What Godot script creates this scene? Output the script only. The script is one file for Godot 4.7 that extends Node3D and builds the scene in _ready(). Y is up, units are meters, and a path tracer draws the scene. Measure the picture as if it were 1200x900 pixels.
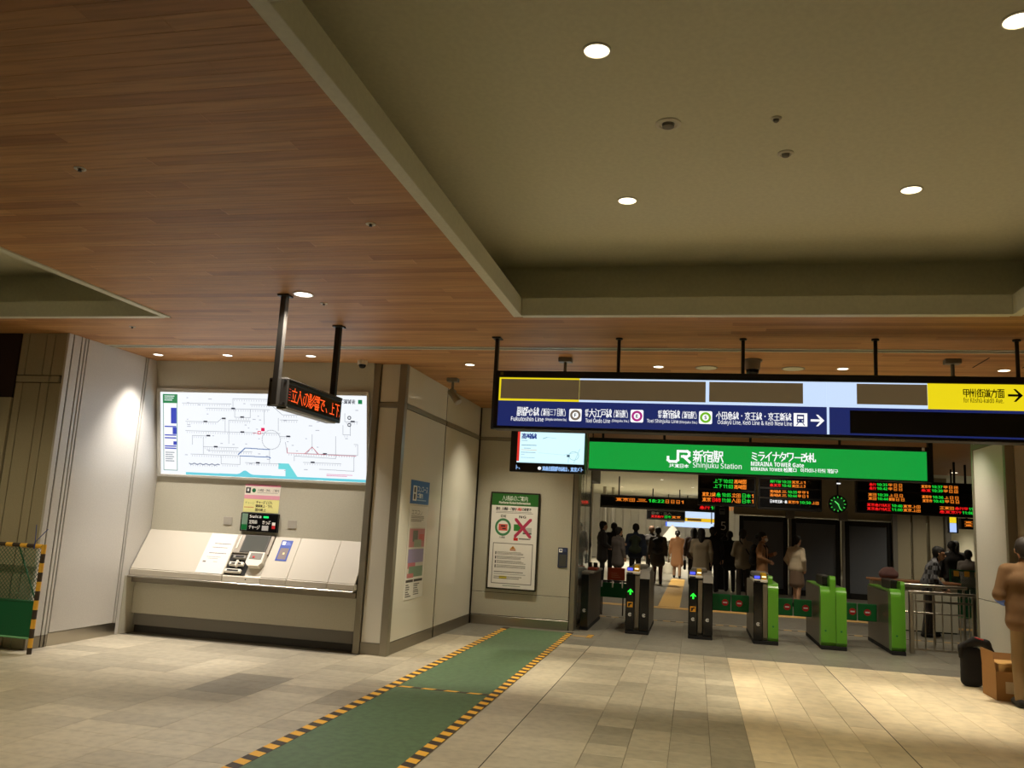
extends Node3D
# A station concourse at night: wooden ceiling with coffers, ticket bay, hanging signs, ticket gates, hall and crowd beyond.

const HC := 3.43          # underside of the wooden ceiling
const CC := 3.97          # underside of the coffer panel
var rng := RandomNumberGenerator.new()
var mats := {}
var taken := {}
var M := {}
var font_bold: SystemFont
var font_plain: SystemFont

# ------------------------------------------------------------------ mesh builder
class MB:
	var v := PackedVector3Array()
	var n := PackedVector3Array()
	var uv := PackedVector2Array()
	func tri(a: Vector3, b: Vector3, c: Vector3) -> void:   # counter-clockwise seen from outside
		var q := (b - a).cross(c - a).normalized()
		v.append_array([a, c, b])
		n.append_array([q, q, q])
		uv.append_array([Vector2.ZERO, Vector2.ZERO, Vector2.ZERO])
	func quad(a: Vector3, b: Vector3, c: Vector3, d: Vector3) -> void:
		tri(a, b, c)
		tri(a, c, d)
	func quad_uv(a: Vector3, b: Vector3, c: Vector3, d: Vector3) -> void:   # a bottom left, b bottom right, c top right, d top left
		var q := (b - a).cross(c - a).normalized()
		v.append_array([a, c, b, a, d, c])
		for i in 6:
			n.append(q)
		uv.append_array([Vector2(0, 1), Vector2(1, 0), Vector2(1, 1), Vector2(0, 1), Vector2(0, 0), Vector2(1, 0)])
	func tri_n(a: Vector3, b: Vector3, c: Vector3, na: Vector3, nb: Vector3, nc: Vector3) -> void:
		v.append_array([a, c, b])
		n.append_array([na, nc, nb])
		uv.append_array([Vector2.ZERO, Vector2.ZERO, Vector2.ZERO])
	func box(lo: Vector3, hi: Vector3, ch := 0.0) -> MB:
		if ch <= 0.0:
			var x := [lo.x, hi.x]
			var y := [lo.y, hi.y]
			var z := [lo.z, hi.z]
			quad(Vector3(x[0], y[0], z[1]), Vector3(x[1], y[0], z[1]), Vector3(x[1], y[1], z[1]), Vector3(x[0], y[1], z[1]))
			quad(Vector3(x[1], y[0], z[0]), Vector3(x[0], y[0], z[0]), Vector3(x[0], y[1], z[0]), Vector3(x[1], y[1], z[0]))
			quad(Vector3(x[1], y[0], z[1]), Vector3(x[1], y[0], z[0]), Vector3(x[1], y[1], z[0]), Vector3(x[1], y[1], z[1]))
			quad(Vector3(x[0], y[0], z[0]), Vector3(x[0], y[0], z[1]), Vector3(x[0], y[1], z[1]), Vector3(x[0], y[1], z[0]))
			quad(Vector3(x[0], y[1], z[1]), Vector3(x[1], y[1], z[1]), Vector3(x[1], y[1], z[0]), Vector3(x[0], y[1], z[0]))
			quad(Vector3(x[0], y[0], z[0]), Vector3(x[1], y[0], z[0]), Vector3(x[1], y[0], z[1]), Vector3(x[0], y[0], z[1]))
			return self
		var c := (lo + hi) / 2.0
		var h := (hi - lo) / 2.0
		ch = minf(ch, minf(h.x, minf(h.y, h.z)) * 0.98)
		var i := h - Vector3(ch, ch, ch)
		var p := func(sx: float, sy: float, sz: float, k: int) -> Vector3:
			return c + Vector3(sx * (h.x if k == 0 else i.x), sy * (h.y if k == 1 else i.y), sz * (h.z if k == 2 else i.z))
		for s in [-1.0, 1.0]:
			_face(p.call(s, -1, -s, 0), p.call(s, 1, -s, 0), p.call(s, 1, s, 0), p.call(s, -1, s, 0), Vector3(s, 0, 0))
			_face(p.call(-1, s, -1, 1), p.call(1, s, -1, 1), p.call(1, s, 1, 1), p.call(-1, s, 1, 1), Vector3(0, s, 0))
			_face(p.call(-1, -1, s, 2), p.call(1, -1, s, 2), p.call(1, 1, s, 2), p.call(-1, 1, s, 2), Vector3(0, 0, s))
			for t in [-1.0, 1.0]:
				_face(p.call(s, t, -1, 0), p.call(s, t, 1, 0), p.call(s, t, 1, 1), p.call(s, t, -1, 1), Vector3(s, t, 0))
				_face(p.call(s, -1, t, 0), p.call(s, 1, t, 0), p.call(s, 1, t, 2), p.call(s, -1, t, 2), Vector3(s, 0, t))
				_face(p.call(-1, s, t, 1), p.call(1, s, t, 1), p.call(1, s, t, 2), p.call(-1, s, t, 2), Vector3(0, s, t))
				for r in [-1.0, 1.0]:
					var a: Vector3 = p.call(s, t, r, 0)
					var b: Vector3 = p.call(s, t, r, 1)
					var d: Vector3 = p.call(s, t, r, 2)
					if (b - a).cross(d - a).dot(Vector3(s, t, r)) > 0:
						tri(a, b, d)
					else:
						tri(a, d, b)
		return self
	func _face(a: Vector3, b: Vector3, c: Vector3, d: Vector3, out: Vector3) -> void:
		if (b - a).cross(c - a).dot(out) > 0:
			quad(a, b, c, d)
		else:
			quad(a, d, c, b)
	func tube(a: Vector3, b: Vector3, ra: float, rb := -1.0, seg := 12, caps := true) -> MB:
		if rb < 0:
			rb = ra
		var w := (b - a).normalized()
		var u := w.cross(Vector3.UP if absf(w.y) < 0.9 else Vector3.RIGHT).normalized()
		var t := w.cross(u)
		for i in seg:
			var p := TAU * i / seg
			var q := TAU * (i + 1) / seg
			var np := u * cos(p) + t * sin(p)
			var nq := u * cos(q) + t * sin(q)
			tri_n(a + np * ra, a + nq * ra, b + nq * rb, np, nq, nq)
			tri_n(a + np * ra, b + nq * rb, b + np * rb, np, nq, np)
			if caps:
				tri(a, a + nq * ra, a + np * ra)
				tri(b, b + np * rb, b + nq * rb)
		return self
	func lathe(at: Vector3, prof: Array, seg := 24) -> MB:   # prof: [radius, y] from top or bottom; turned about the vertical through at
		for k in prof.size() - 1:
			var r0: float = prof[k][0]
			var r1: float = prof[k + 1][0]
			var y0: float = prof[k][1]
			var y1: float = prof[k + 1][1]
			for i in seg:
				var p := TAU * i / seg
				var q := TAU * (i + 1) / seg
				var dp := Vector3(cos(p), 0, sin(p))
				var dq := Vector3(cos(q), 0, sin(q))
				var a := at + dp * r0 + Vector3(0, y0, 0)
				var b := at + dq * r0 + Vector3(0, y0, 0)
				var c := at + dq * r1 + Vector3(0, y1, 0)
				var d := at + dp * r1 + Vector3(0, y1, 0)
				if r1 > 0.0001:
					tri(a, d, c)
				if r0 > 0.0001:
					tri(a, c, b)
		return self
	func prism(poly: PackedVector2Array, origin: Vector3, ex: Vector3, ey: Vector3, depth: Vector3) -> MB:   # polygon in (ex, ey), pushed by depth
		var idx := Geometry2D.triangulate_polygon(poly)
		var at := func(p: Vector2) -> Vector3: return origin + ex * p.x + ey * p.y
		for k in range(0, idx.size(), 3):
			var a: Vector3 = at.call(poly[idx[k]])
			var b: Vector3 = at.call(poly[idx[k + 1]])
			var c: Vector3 = at.call(poly[idx[k + 2]])
			if (b - a).cross(c - a).dot(depth) > 0:
				var s := b
				b = c
				c = s
			tri(a, b, c)
			tri(a + depth, c + depth, b + depth)
		var cen := Vector3.ZERO
		for p in poly:
			cen += at.call(p)
		cen /= poly.size()
		var ccw := ex.cross(ey).dot(depth) > 0
		if Geometry2D.is_polygon_clockwise(poly):
			ccw = not ccw
		for k in poly.size():
			var a: Vector3 = at.call(poly[k])
			var b: Vector3 = at.call(poly[(k + 1) % poly.size()])
			if ccw:
				quad(a, b, b + depth, a + depth)
			else:
				quad(b, a, a + depth, b + depth)
		return self
	func put(src: MB, t: Transform3D) -> MB:
		for k in src.v.size():
			v.append(t * src.v[k])
			n.append((t.basis * src.n[k]).normalized())
			uv.append(src.uv[k])
		return self
	func mesh() -> ArrayMesh:
		var a := []
		a.resize(Mesh.ARRAY_MAX)
		a[Mesh.ARRAY_VERTEX] = v
		a[Mesh.ARRAY_NORMAL] = n
		a[Mesh.ARRAY_TEX_UV] = uv
		var m := ArrayMesh.new()
		m.add_surface_from_arrays(Mesh.PRIMITIVE_TRIANGLES, a)
		return m

# ------------------------------------------------------------------ naming and placing
func numbered(called: String) -> String:
	if not taken.has(called):
		taken[called] = 0
		return called
	taken[called] += 1
	return "%s_%03d" % [called, taken[called]]

func thing(called: String, label: String, category: String, at := Vector3.ZERO, turn := 0.0, group := "") -> Node3D:
	var o := Node3D.new()
	o.name = numbered(called)
	add_child(o, true)
	o.position = at
	o.rotation.y = turn
	tag(o, label, category, group)
	return o

func tag(o: Node, label: String, category: String, group := "") -> void:
	o.set_meta("label", label)
	o.set_meta("category", category)
	if group:
		o.set_meta("group", group)

func obj(called: String, mb, m: Material, parent: Node = null) -> MeshInstance3D:
	var o := MeshInstance3D.new()
	o.mesh = mb.mesh() if mb is MB else mb
	o.material_override = null
	if o.mesh is ArrayMesh and o.mesh.get_surface_count() and o.mesh.surface_get_material(0) == null and mb is MB:
		o.mesh.surface_set_material(0, m)
	else:
		o.material_override = m
	o.name = called if parent else numbered(called)
	(parent if parent else self).add_child(o, true)
	return o

func struct_node(called: String) -> Node3D:
	var o := Node3D.new()
	o.name = called
	o.set_meta("kind", "structure")
	add_child(o, true)
	return o

func bx(called: String, lo: Vector3, hi: Vector3, m: Material, parent: Node, ch := 0.0) -> MeshInstance3D:
	return obj(called, MB.new().box(lo, hi, ch), m, parent)

# ------------------------------------------------------------------ materials
func srgb(r: float, g: float, b: float) -> Color:
	return Color(r / 255.0, g / 255.0, b / 255.0)

func plain(c: Color, rough := 0.6, metal := 0.0) -> StandardMaterial3D:
	var key := "%s|%.2f|%.2f" % [c.to_html(), rough, metal]
	if mats.has(key):
		return mats[key]
	var m := StandardMaterial3D.new()
	m.albedo_color = c
	m.roughness = rough
	m.metallic = metal
	mats[key] = m
	return m

func glow(c: Color, energy := 1.0) -> StandardMaterial3D:
	var key := "glow%s|%.2f" % [c.to_html(), energy]
	if mats.has(key):
		return mats[key]
	var m := StandardMaterial3D.new()
	m.albedo_color = Color(0.02, 0.02, 0.02)
	m.roughness = 0.4
	m.emission_enabled = true
	m.emission = c
	m.emission_energy_multiplier = energy
	mats[key] = m
	return m

func pane(alpha := 0.08) -> StandardMaterial3D:
	var m := StandardMaterial3D.new()
	m.albedo_color = Color(0.9, 0.95, 0.93, alpha)
	m.transparency = BaseMaterial3D.TRANSPARENCY_ALPHA
	m.roughness = 0.02
	return m

func noise_tex(freq: float, oct: int, ramp: Array, sz := 512, seed_ := 1, kind := FastNoiseLite.TYPE_SIMPLEX_SMOOTH) -> NoiseTexture2D:
	var f := FastNoiseLite.new()
	f.noise_type = kind
	f.seed = seed_
	f.frequency = freq
	f.fractal_octaves = oct
	var t := NoiseTexture2D.new()
	t.width = sz
	t.height = sz
	t.seamless = true
	t.noise = f
	if ramp:
		var g := Gradient.new()
		g.offsets = PackedFloat32Array()
		g.colors = PackedColorArray()
		var off := PackedFloat32Array()
		var col := PackedColorArray()
		for r in ramp:
			off.append(r[0])
			col.append(Color(r[1], r[1], r[1]) if not r[1] is Color else r[1])
		g.offsets = off
		g.colors = col
		t.color_ramp = g
	return t

func tinted(tex: Texture2D, c: Color, rough: float, scale: Vector3, offset := Vector3.ZERO) -> StandardMaterial3D:
	var m := StandardMaterial3D.new()
	m.albedo_color = c
	m.albedo_texture = tex
	m.roughness = rough
	m.uv1_triplanar = true
	m.uv1_world_triplanar = true
	m.uv1_scale = scale
	m.uv1_offset = offset
	return m

func printed(im: Image, rough := 0.5, light := 0.0) -> StandardMaterial3D:
	var m := StandardMaterial3D.new()
	var t := ImageTexture.create_from_image(im)
	m.texture_repeat = false
	m.roughness = rough
	if light > 0.0:
		m.albedo_color = Color(0.02, 0.02, 0.02)
		m.emission_enabled = true
		m.emission = Color.WHITE
		m.emission_texture = t
		m.emission_operator = BaseMaterial3D.EMISSION_OP_MULTIPLY
		m.emission_energy_multiplier = light
	else:
		m.albedo_texture = t
	return m

# ------------------------------------------------------------------ lettering: strokes on a 16 x 16 grid, x to the right and y down
const GLYPH := {
	"新": "4042 0282 2326 6356 0686 0a8a 464f 4a0e 4a8d f092 929a7f 96f6 c6cf", "宿": "7072 0402f2f4 4508 272f 66f6 a688 78e8ef7f78 7beb",
	"駅": "1161 101a7a7f5f 1464 1767 404a 0c0f 3c3e 91e1e696 91967f b6ff", "ミ": "32c4 37b9 2bdf", "ラ": "31c1 06e6c96f", "イ": "e00a 868f", "ナ": "05f5 80884f",
	"タ": "6009 53e3c94f 68bb", "ワ": "1711e1d95f", "ー": "18e8", "改": "02626707 070e6d b085 85f5 d5c97f 95cafe", "札": "0474 303f 340a 357a a0aefefb",
	"東": "02f2 35c5cb3b35 38c8 808f 8b0f 8bff", "日": "20d0df2f20 28d8", "本": "04f4 808f 840c 84fc 5cbc", "副": "0080 1272751512 07878f0f07 0b8b 474f b0ba f0ffdd",
	"都": "1272 4045 0585 8109 29797f2f29 2c7c a0af a0f0c5f9ca", "心": "1509 454eaecb 7288 b4f9", "線": "30044509 0969 393f 1b0e 5b6d b0a2 92e2e79792 95e5 c7ce 8aa96e c9fe",
	"三": "22d2 37c7 0dfd", "丁": "02f2 828d5e", "目": "30c0cf3f30 35c5 3aca", "大": "05f5 70760f 76ff", "江": "1032 0526 0f38 63f3 a3ae 5efe",
	"戸": "01f1 35d5da3a 353a0f", "小": "808f 450a b4fa", "田": "11e1ef1f11 18e8 818f", "急": "6024 51a185 15d5d919 17d7 0b0e 4b4fbfbd 7a8c dcfe",
	"京": "8082 02f2 34c4c83834 888f6f 4b1e bbee", "王": "11e1 28d8 0fff 818f", "営": "3043 7073 c0b3 0604f4f6 46b6b94946 3bcbcf3f3b", "・": "7787 7888",
	"甲": "11e1ea1a11 16e6 818f", "州": "200d0f 707e d0df 0508 4558 9588", "街": "4005 4509 272f 62a2 8085 55b5 69a9 878e 5ebe b1f1 b5f5 e5ee",
	"道": "1033 0636 363c 0f3c6efe 7082 d0c2 53f3 a396 76e6ec7c76 78e8 7aea", "方": "8082 03f3 65d5cfaf 640f", "面": "00f0 7052 13e3ef1f13 535f a3af 57a7 5bab",
	"立": "8083 13e3 465b b69d 0efe", "入": "5171 710f 74ff", "の": "837c4e1b0825 42a1e3f8ecaf", "影": "1060641410 1262 0686 18686b1b18 4b4f 1c0e 6c7e f096 f59b fa8f",
	"響": "3003 5304 2707 60a0a66660 63a3 c0c8 c0f0e3f6c6 19e9 0bfb 3cdcdf3f3c 3ede", "で": "02f2 e2765a7dde b6d8 d5f7", "、": "4a7e", "上": "818e 86e6 0efe", "下": "01f1 818f 84d8",
	"高": "8082 02f2 44b4b74744 1f19e9efcf 5cacae5e5c", "崎": "040b6b64 303b 73f3 c083 c3f6 77f7 79b9bd7d79 e7efcf", "園": "00f0ff0f00 7176 32b2 26c6 58a8aa5a58 7a3d 7bcd",
	"市": "8082 03f3 2d26d6ddbd 838f", "は": "200f2b 65f5 b0be8f6d8bfe", "メ": "d00f 44bb", "ト": "505f 56d9", "ロ": "22d2dd2d22", "場": "0545 202c 0d5b 80e0e58580 83e3 67f7 8969 89f9fedf b97f",
	"券": "4043 c0a3 14e4 08f8 820d 88fd 4babaf8f 6b3f", "ご": "33b394 2a3dcd d0e2 f0f2", "案": "8081 0302f2f3 05f5 73a8 a439 0afa 888f 8a1f 8aef", "内": "1f13e3efcf 80863c 86cc",
	"運": "1033 0636 363c 0f3c6efe 5250f0f2 64e4ea6a64 67e7 a3ad 5cfc", "賃": "4004 2227 e0a1 53f3 a1a6 66e6 38c8cd3d38 3aca 3bcb 5d2f adcf", "表": "12e2 25d5 08f8 8088 780c 5a5f8d 8aef c9aa",
	"定": "8081 0302f2f4 35c5 858d 89c9 480f 3c6fff", "期": "202a 505a 0373 2555 2757 0a7a 2b0e 5b7e a19f a1f1ffdf a5f5 aafa", "行": "4005 4509 272f 73f3 67f7 c7ceae", "チ": "c133 06f6 82885f", "ャ": "37d6b9 649f", "ジ": "2243 1648 1f7ed6 b0c2 e0f2", "き": "23c2 26d5 71bb 1b3ece", "っ": "26a4e8ce7f", "ぷ": "72b2 935b8e5f 0c4b bbfc e0e1 f2f3",
	"미": "12727c1c12 c0cf", "라": "1171761616 161c7c c0cf c7f7", "이": "4261757b5e2e0b0542 c0cf", "나": "121c7b c0cf c7f7", "타": "7111 111c7c 1676 c0cf c7f7",
	"워": "2161632321 0676 464f d0df 8ada", "개": "11614d a0ae d0df a6d6", "찰": "3050 0272 4205 4276 d0d7 d3f3 29c9cc2c2fcf", "구": "21d1d7 09f9 898f",
	"检": "0464 303f 340b 3579 b076 b0f7 98d8 8a9c ebcd 6fff", "票": "00f0 22d2d62622 6066 a0a6 38c8 0bfb 8b8f 5c1f adef", "口": "22d2dd2d22", "エ": "12e2 828d 0dfd", "レ": "313ef8",
	"ベ": "0853fc b1c3 d0e2", "コ": "22d2dd1d", "ン": "1436 1fbce4", "ス": "12c2b71f 89ef", "（": "d0888fdf", "）": "20878f2f",
}

func strokes(mb: MB, text: String, o: Vector3, right: Vector3, up: Vector3, w: float, h: float, pen: float) -> void:
	# fits text into w x h metres; o is the lower left corner
	var cell := w / text.length()
	for i in text.length():
		var g: String = GLYPH.get(text[i], "")
		var x0 := cell * (i + 0.06)
		var sx := cell * 0.88 / 15.0
		var sy := h / 15.0
		for s in g.split(" ", false):
			var last := Vector2.INF
			for k in range(0, s.length() - 1, 2):
				var p := Vector2(x0 + s[k].hex_to_int() * sx, h - s[k + 1].hex_to_int() * sy)
				if last != Vector2.INF:
					var d := (p - last).normalized()
					var e := d * pen * 0.5
					var q := Vector2(-d.y, d.x) * pen * 0.5
					var pts := [last - e - q, p + e - q, p + e + q, last - e + q]
					var w3 := []
					for r in pts:
						w3.append(o + right * r.x + up * r.y)
					mb.quad(w3[0], w3[1], w3[2], w3[3])
				last = p

func letter(called: String, text: String, x0: float, x1: float, y0: float, y1: float, z: float, pen: float, m: Material, parent: Node) -> MeshInstance3D:
	var mb := MB.new()
	strokes(mb, text, Vector3(x0, y0, z), Vector3.RIGHT, Vector3.UP, x1 - x0, y1 - y0, pen)
	return obj(called, mb, m, parent)

func latin(called: String, text: String, x0: float, x1: float, y0: float, y1: float, z: float, m: Material, parent: Node, bold := true) -> MeshInstance3D:
	var t := TextMesh.new()
	t.text = text
	t.font = font_bold if bold else font_plain
	t.font_size = 24
	t.pixel_size = 0.01
	t.depth = 0.002
	t.curve_step = 2.0
	var b := t.get_aabb()
	var o := MeshInstance3D.new()
	o.mesh = t
	o.material_override = m
	o.name = called
	var sx := (x1 - x0) / maxf(b.size.x, 0.001)
	var sy := (y1 - y0) / maxf(b.size.y, 0.001)
	o.transform = Transform3D(Basis.from_scale(Vector3(sx, sy, 1.0)), Vector3(x0 - b.position.x * sx, y0 - b.position.y * sy, z))
	parent.add_child(o, true)
	return o

func on_plane(o: Node3D, t: Transform3D) -> Node3D:   # lays a part made in the xy plane onto another plane
	o.transform = t * o.transform
	return o

# ------------------------------------------------------------------ small picture helpers for prints
func picture(w: int, h: int, c: Color) -> Image:
	var im := Image.create(w, h, false, Image.FORMAT_RGBA8)
	im.fill(c)
	return im

func stroke_line(im: Image, a: Vector2, b: Vector2, c: Color, w := 1) -> void:
	var n := int(maxf(absf(b.x - a.x), absf(b.y - a.y))) + 1
	for i in n + 1:
		var p := a.lerp(b, float(i) / n)
		im.fill_rect(Rect2i(int(p.x) - w / 2, int(p.y) - w / 2, w, w), c)

func ring(im: Image, c: Vector2, r: float, w: float, col: Color) -> void:
	for y in range(int(c.y - r - w), int(c.y + r + w) + 1):
		for x in range(int(c.x - r - w), int(c.x + r + w) + 1):
			if x >= 0 and y >= 0 and x < im.get_width() and y < im.get_height() and absf(Vector2(x, y).distance_to(c) - r) <= w * 0.5:
				im.set_pixel(x, y, col)

func small_print(im: Image, r: Rect2i, rows: int, c: Color, fill := 0.7) -> void:   # lines of writing too small to read
	var rh := float(r.size.y) / rows
	for k in rows:
		var x := r.position.x
		var last := r.position.x + int(r.size.x * rng.randf_range(fill, 1.0))
		while x < last:
			var w := rng.randi_range(2, 4)
			im.fill_rect(Rect2i(x, int(r.position.y + k * rh), mini(w, last - x), maxi(1, int(rh * 0.55))), c)
			x += w + 1

func type_on(im: Image, text: String, r: Rect2i, c: Color, pen := 2) -> void:
	var cell := float(r.size.x) / text.length()
	for i in text.length():
		var g: String = GLYPH.get(text[i], "")
		for s in g.split(" ", false):
			var last := Vector2.INF
			for k in range(0, s.length() - 1, 2):
				var p := Vector2(r.position.x + cell * (i + 0.06) + s[k].hex_to_int() * cell * 0.88 / 15.0, r.position.y + s[k + 1].hex_to_int() * r.size.y / 15.0)
				if last != Vector2.INF:
					stroke_line(im, last, p, c, pen)
				last = p

# ------------------------------------------------------------------ the scene
func _ready() -> void:
	rng.seed = 20191
	var cam := Camera3D.new()
	cam.name = "camera"
	cam.fov = rad_to_deg(2.0 * atan(450.0 / 972.0))
	cam.rotation_order = EULER_ORDER_YXZ
	cam.rotation_degrees = Vector3(9.45, 12.75, 3.05)
	cam.position = Vector3(0, 1.6, 0)
	cam.near = 0.05
	cam.far = 200.0
	cam.current = true
	add_child(cam)
	var env := Environment.new()
	env.background_mode = Environment.BG_COLOR
	env.background_color = Color(0.0, 0.0, 0.0)
	env.tonemap_mode = Environment.TONE_MAPPER_LINEAR
	env.tonemap_exposure = 1.0
	env.sdfgi_enabled = true
	env.ssao_enabled = true
	env.ssil_enabled = true
	var we := WorldEnvironment.new()
	we.name = "surroundings"
	we.environment = env
	add_child(we)
	font_bold = SystemFont.new()
	font_bold.font_names = PackedStringArray(["Droid Sans"])
	font_bold.font_weight = 700
	font_plain = SystemFont.new()
	font_plain.font_names = PackedStringArray(["Droid Sans"])
	materials()
	build_floor()
	build_ceiling()
	build_walls()
	build_hall()
	build_lights()
	build_walkway()
	build_ticket_bay()
	build_posters()
	build_led_sign()
	build_blue_sign()
	build_green_sign()
	build_gates()
	build_railing()
	build_hall_things()
	build_fence()
	build_ceiling_devices()
	build_people()

func materials() -> void:
	var stone := noise_tex(0.02, 5, [[0.0, 0.87], [0.45, 0.945], [1.0, 1.0]], 512, 3)
	var wood := noise_tex(0.012, 4, [[0.0, 0.84], [0.4, 0.92], [0.62, 0.97], [1.0, 1.0]], 512, 8)
	var fine := noise_tex(0.08, 3, [[0.0, 0.955], [1.0, 1.0]], 256, 5)
	M.stone = stone
	M.wood_tex = wood
	M.wood = []
	for c in [[203, 148, 92], [199, 144, 88], [208, 153, 97], [195, 140, 85], [201, 146, 90], [176, 120, 69], [210, 155, 99], [191, 135, 81]]:
		M.wood.append(tinted(wood, srgb(c[0], c[1], c[2]), 0.55, Vector3(0.22, 3.0, 3.6), Vector3(rng.randf(), rng.randf(), rng.randf())))
	M.tile_grey = []
	for k in [1.03, 1.0, 0.97, 0.94, 0.91, 0.88, 0.84, 0.79]:
		M.tile_grey.append(tinted(stone, srgb(200 * k, 190 * k, 167 * k), 0.42, Vector3(0.8, 0.8, 0.8), Vector3(rng.randf(), 0, rng.randf())))
	M.tile_stained = tinted(stone, srgb(152, 145, 128), 0.42, Vector3(0.8, 0.8, 0.8))
	M.tile_cream = []
	for k in [1.0, 0.96, 1.03, 0.98]:
		M.tile_cream.append(tinted(stone, srgb(236 * k, 219 * k, 186 * k), 0.4, Vector3(0.5, 0.5, 0.5), Vector3(rng.randf(), 0, rng.randf())))
	M.tile_dark = []
	for k in [1.0, 0.95, 1.04]:
		M.tile_dark.append(tinted(stone, srgb(132 * k, 128 * k, 116 * k), 0.42, Vector3(0.8, 0.8, 0.8), Vector3(rng.randf(), 0, rng.randf())))
	M.grout = plain(srgb(112, 106, 94), 0.9)
	M.paint = tinted(fine, srgb(232, 229, 206), 0.75, Vector3(1, 1, 1))
	M.fascia = tinted(fine, srgb(226, 224, 204), 0.5, Vector3(1, 1, 1))
	M.white_panel = tinted(fine, srgb(212, 209, 203), 0.35, Vector3(2, 2, 2))
	M.beige_panel = tinted(fine, srgb(198, 194, 176), 0.45, Vector3(2, 2, 2))
	M.site_panel = tinted(fine, srgb(178, 168, 142), 0.7, Vector3(2, 2, 2))
	M.gloss_panel = plain(srgb(222, 219, 206), 0.10)
	M.gloss_panel.metallic_specular = 0.3
	M.frame_grey = plain(srgb(150, 144, 128), 0.4, 0.5)
	M.joint = plain(srgb(46, 40, 34), 0.8)
	M.steel = plain(srgb(190, 184, 172), 0.28, 1.0)
	M.steel_dull = plain(srgb(150, 143, 130), 0.42, 0.9)
	M.black = plain(srgb(24, 22, 20), 0.4)
	M.black_gloss = plain(srgb(16, 16, 17), 0.12)
	M.black_matt = plain(srgb(20, 19, 18), 0.8)
	M.dark_grey = plain(srgb(70, 67, 62), 0.45)
	M.mid_grey = plain(srgb(128, 124, 116), 0.5)
	M.ivory = plain(srgb(226, 220, 206), 0.45)
	M.counter_white = plain(srgb(198, 191, 176), 0.45)
	M.paper = plain(srgb(242, 240, 234), 0.7)
	M.gate_green = plain(srgb(96, 164, 44), 0.3)
	M.flap_green = plain(srgb(0, 112, 52), 0.4)
	M.red = plain(srgb(196, 30, 36), 0.5)
	M.yellow = plain(srgb(238, 182, 60), 0.6)
	M.tape_black = plain(srgb(62, 50, 40), 0.6)
	M.mat_green = tinted(noise_tex(0.03, 4, [[0.0, 0.82], [1.0, 1.0]], 512, 21), srgb(92, 122, 86), 0.55, Vector3(0.7, 0.7, 0.7))
	M.white_lit = glow(srgb(205, 226, 255), 1.0)
	M.letter_white = glow(srgb(255, 255, 255), 1.0)
	M.led_orange = glow(srgb(255, 84, 20), 1.3)
	M.led_amber = glow(srgb(255, 138, 40), 1.0)
	M.led_red = glow(srgb(255, 30, 30), 1.0)
	M.led_green = glow(srgb(30, 220, 60), 1.0)
	M.skin = plain(srgb(206, 160, 128), 0.55)
	M.skin.subsurf_scatter_enabled = true
	M.skin.subsurf_scatter_strength = 0.05
	M.tactile = plain(srgb(200, 160, 88), 0.6)

# a slab piece with chamfered upper (or lower) edges, centred on x and z, its face at y = 0
var piece_cache := {}
func piece(w: float, d: float, t: float, ch: float, down := false) -> ArrayMesh:
	var key := "%.3f %.3f %.3f %s" % [w, d, t, down]
	if piece_cache.has(key):
		return piece_cache[key]
	var mb := MB.new()
	var s := 1.0 if down else -1.0   # away from the face
	var hx := w / 2
	var hz := d / 2
	var P := func(sx: float, sz: float, inner: bool, y: float) -> Vector3:
		return Vector3(sx * (hx - (ch if inner else 0.0)), y, sz * (hz - (ch if inner else 0.0)))
	var up := Vector3(0, -s, 0)
	mb._face(P.call(-1, -1, true, 0), P.call(1, -1, true, 0), P.call(1, 1, true, 0), P.call(-1, 1, true, 0), up)
	for e in [[-1, -1, 1, -1], [1, -1, 1, 1], [1, 1, -1, 1], [-1, 1, -1, -1]]:
		var out := Vector3(e[0] + e[2], 0, e[1] + e[3])
		mb._face(P.call(e[0], e[1], true, 0), P.call(e[2], e[3], true, 0), P.call(e[2], e[3], false, s * ch), P.call(e[0], e[1], false, s * ch), out + up)
		mb._face(P.call(e[0], e[1], false, s * ch), P.call(e[2], e[3], false, s * ch), P.call(e[2], e[3], false, s * t), P.call(e[0], e[1], false, s * t), out)
	piece_cache[key] = mb.mesh()
	return piece_cache[key]

func lay(called: String, parent: Node, list: Array, most: int, rest_name: String) -> void:
	# list of [size key, rank, mesh, position, material]; the best ranked become parts of their own, the others are joined by material
	list.sort_custom(func(a, b): return a[0] < b[0])
	var rest := {}
	for k in list.size():
		var e: Array = list[k]
		if k < most:
			var o := MeshInstance3D.new()
			o.mesh = e[1]
			o.material_override = e[3]
			o.position = e[2]
			o.name = called
			parent.add_child(o, true)
		else:
			if not rest.has(e[3]):
				rest[e[3]] = SurfaceTool.new()
			rest[e[3]].append_from(e[1], 0, Transform3D(Basis(), e[2]))
	if rest:
		var am := ArrayMesh.new()
		for m in rest:
			rest[m].commit(am)
			am.surface_set_material(am.get_surface_count() - 1, m)
		var o := MeshInstance3D.new()
		o.mesh = am
		o.name = rest_name
		o.set_meta("kind", "stuff")
		parent.add_child(o, true)

func seen(p: Vector3, margin := 0.0) -> bool:   # whether the photograph's frame holds this point, used to build single pieces only where they show
	var c := Basis.from_euler(Vector3(deg_to_rad(9.45), deg_to_rad(12.75), deg_to_rad(3.05)), EULER_ORDER_YXZ).inverse() * (p - Vector3(0, 1.6, 0))
	return c.z < -0.2 and absf(c.x / -c.z) < 0.617 + margin and absf(c.y / -c.z) < 0.463 + margin

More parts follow.
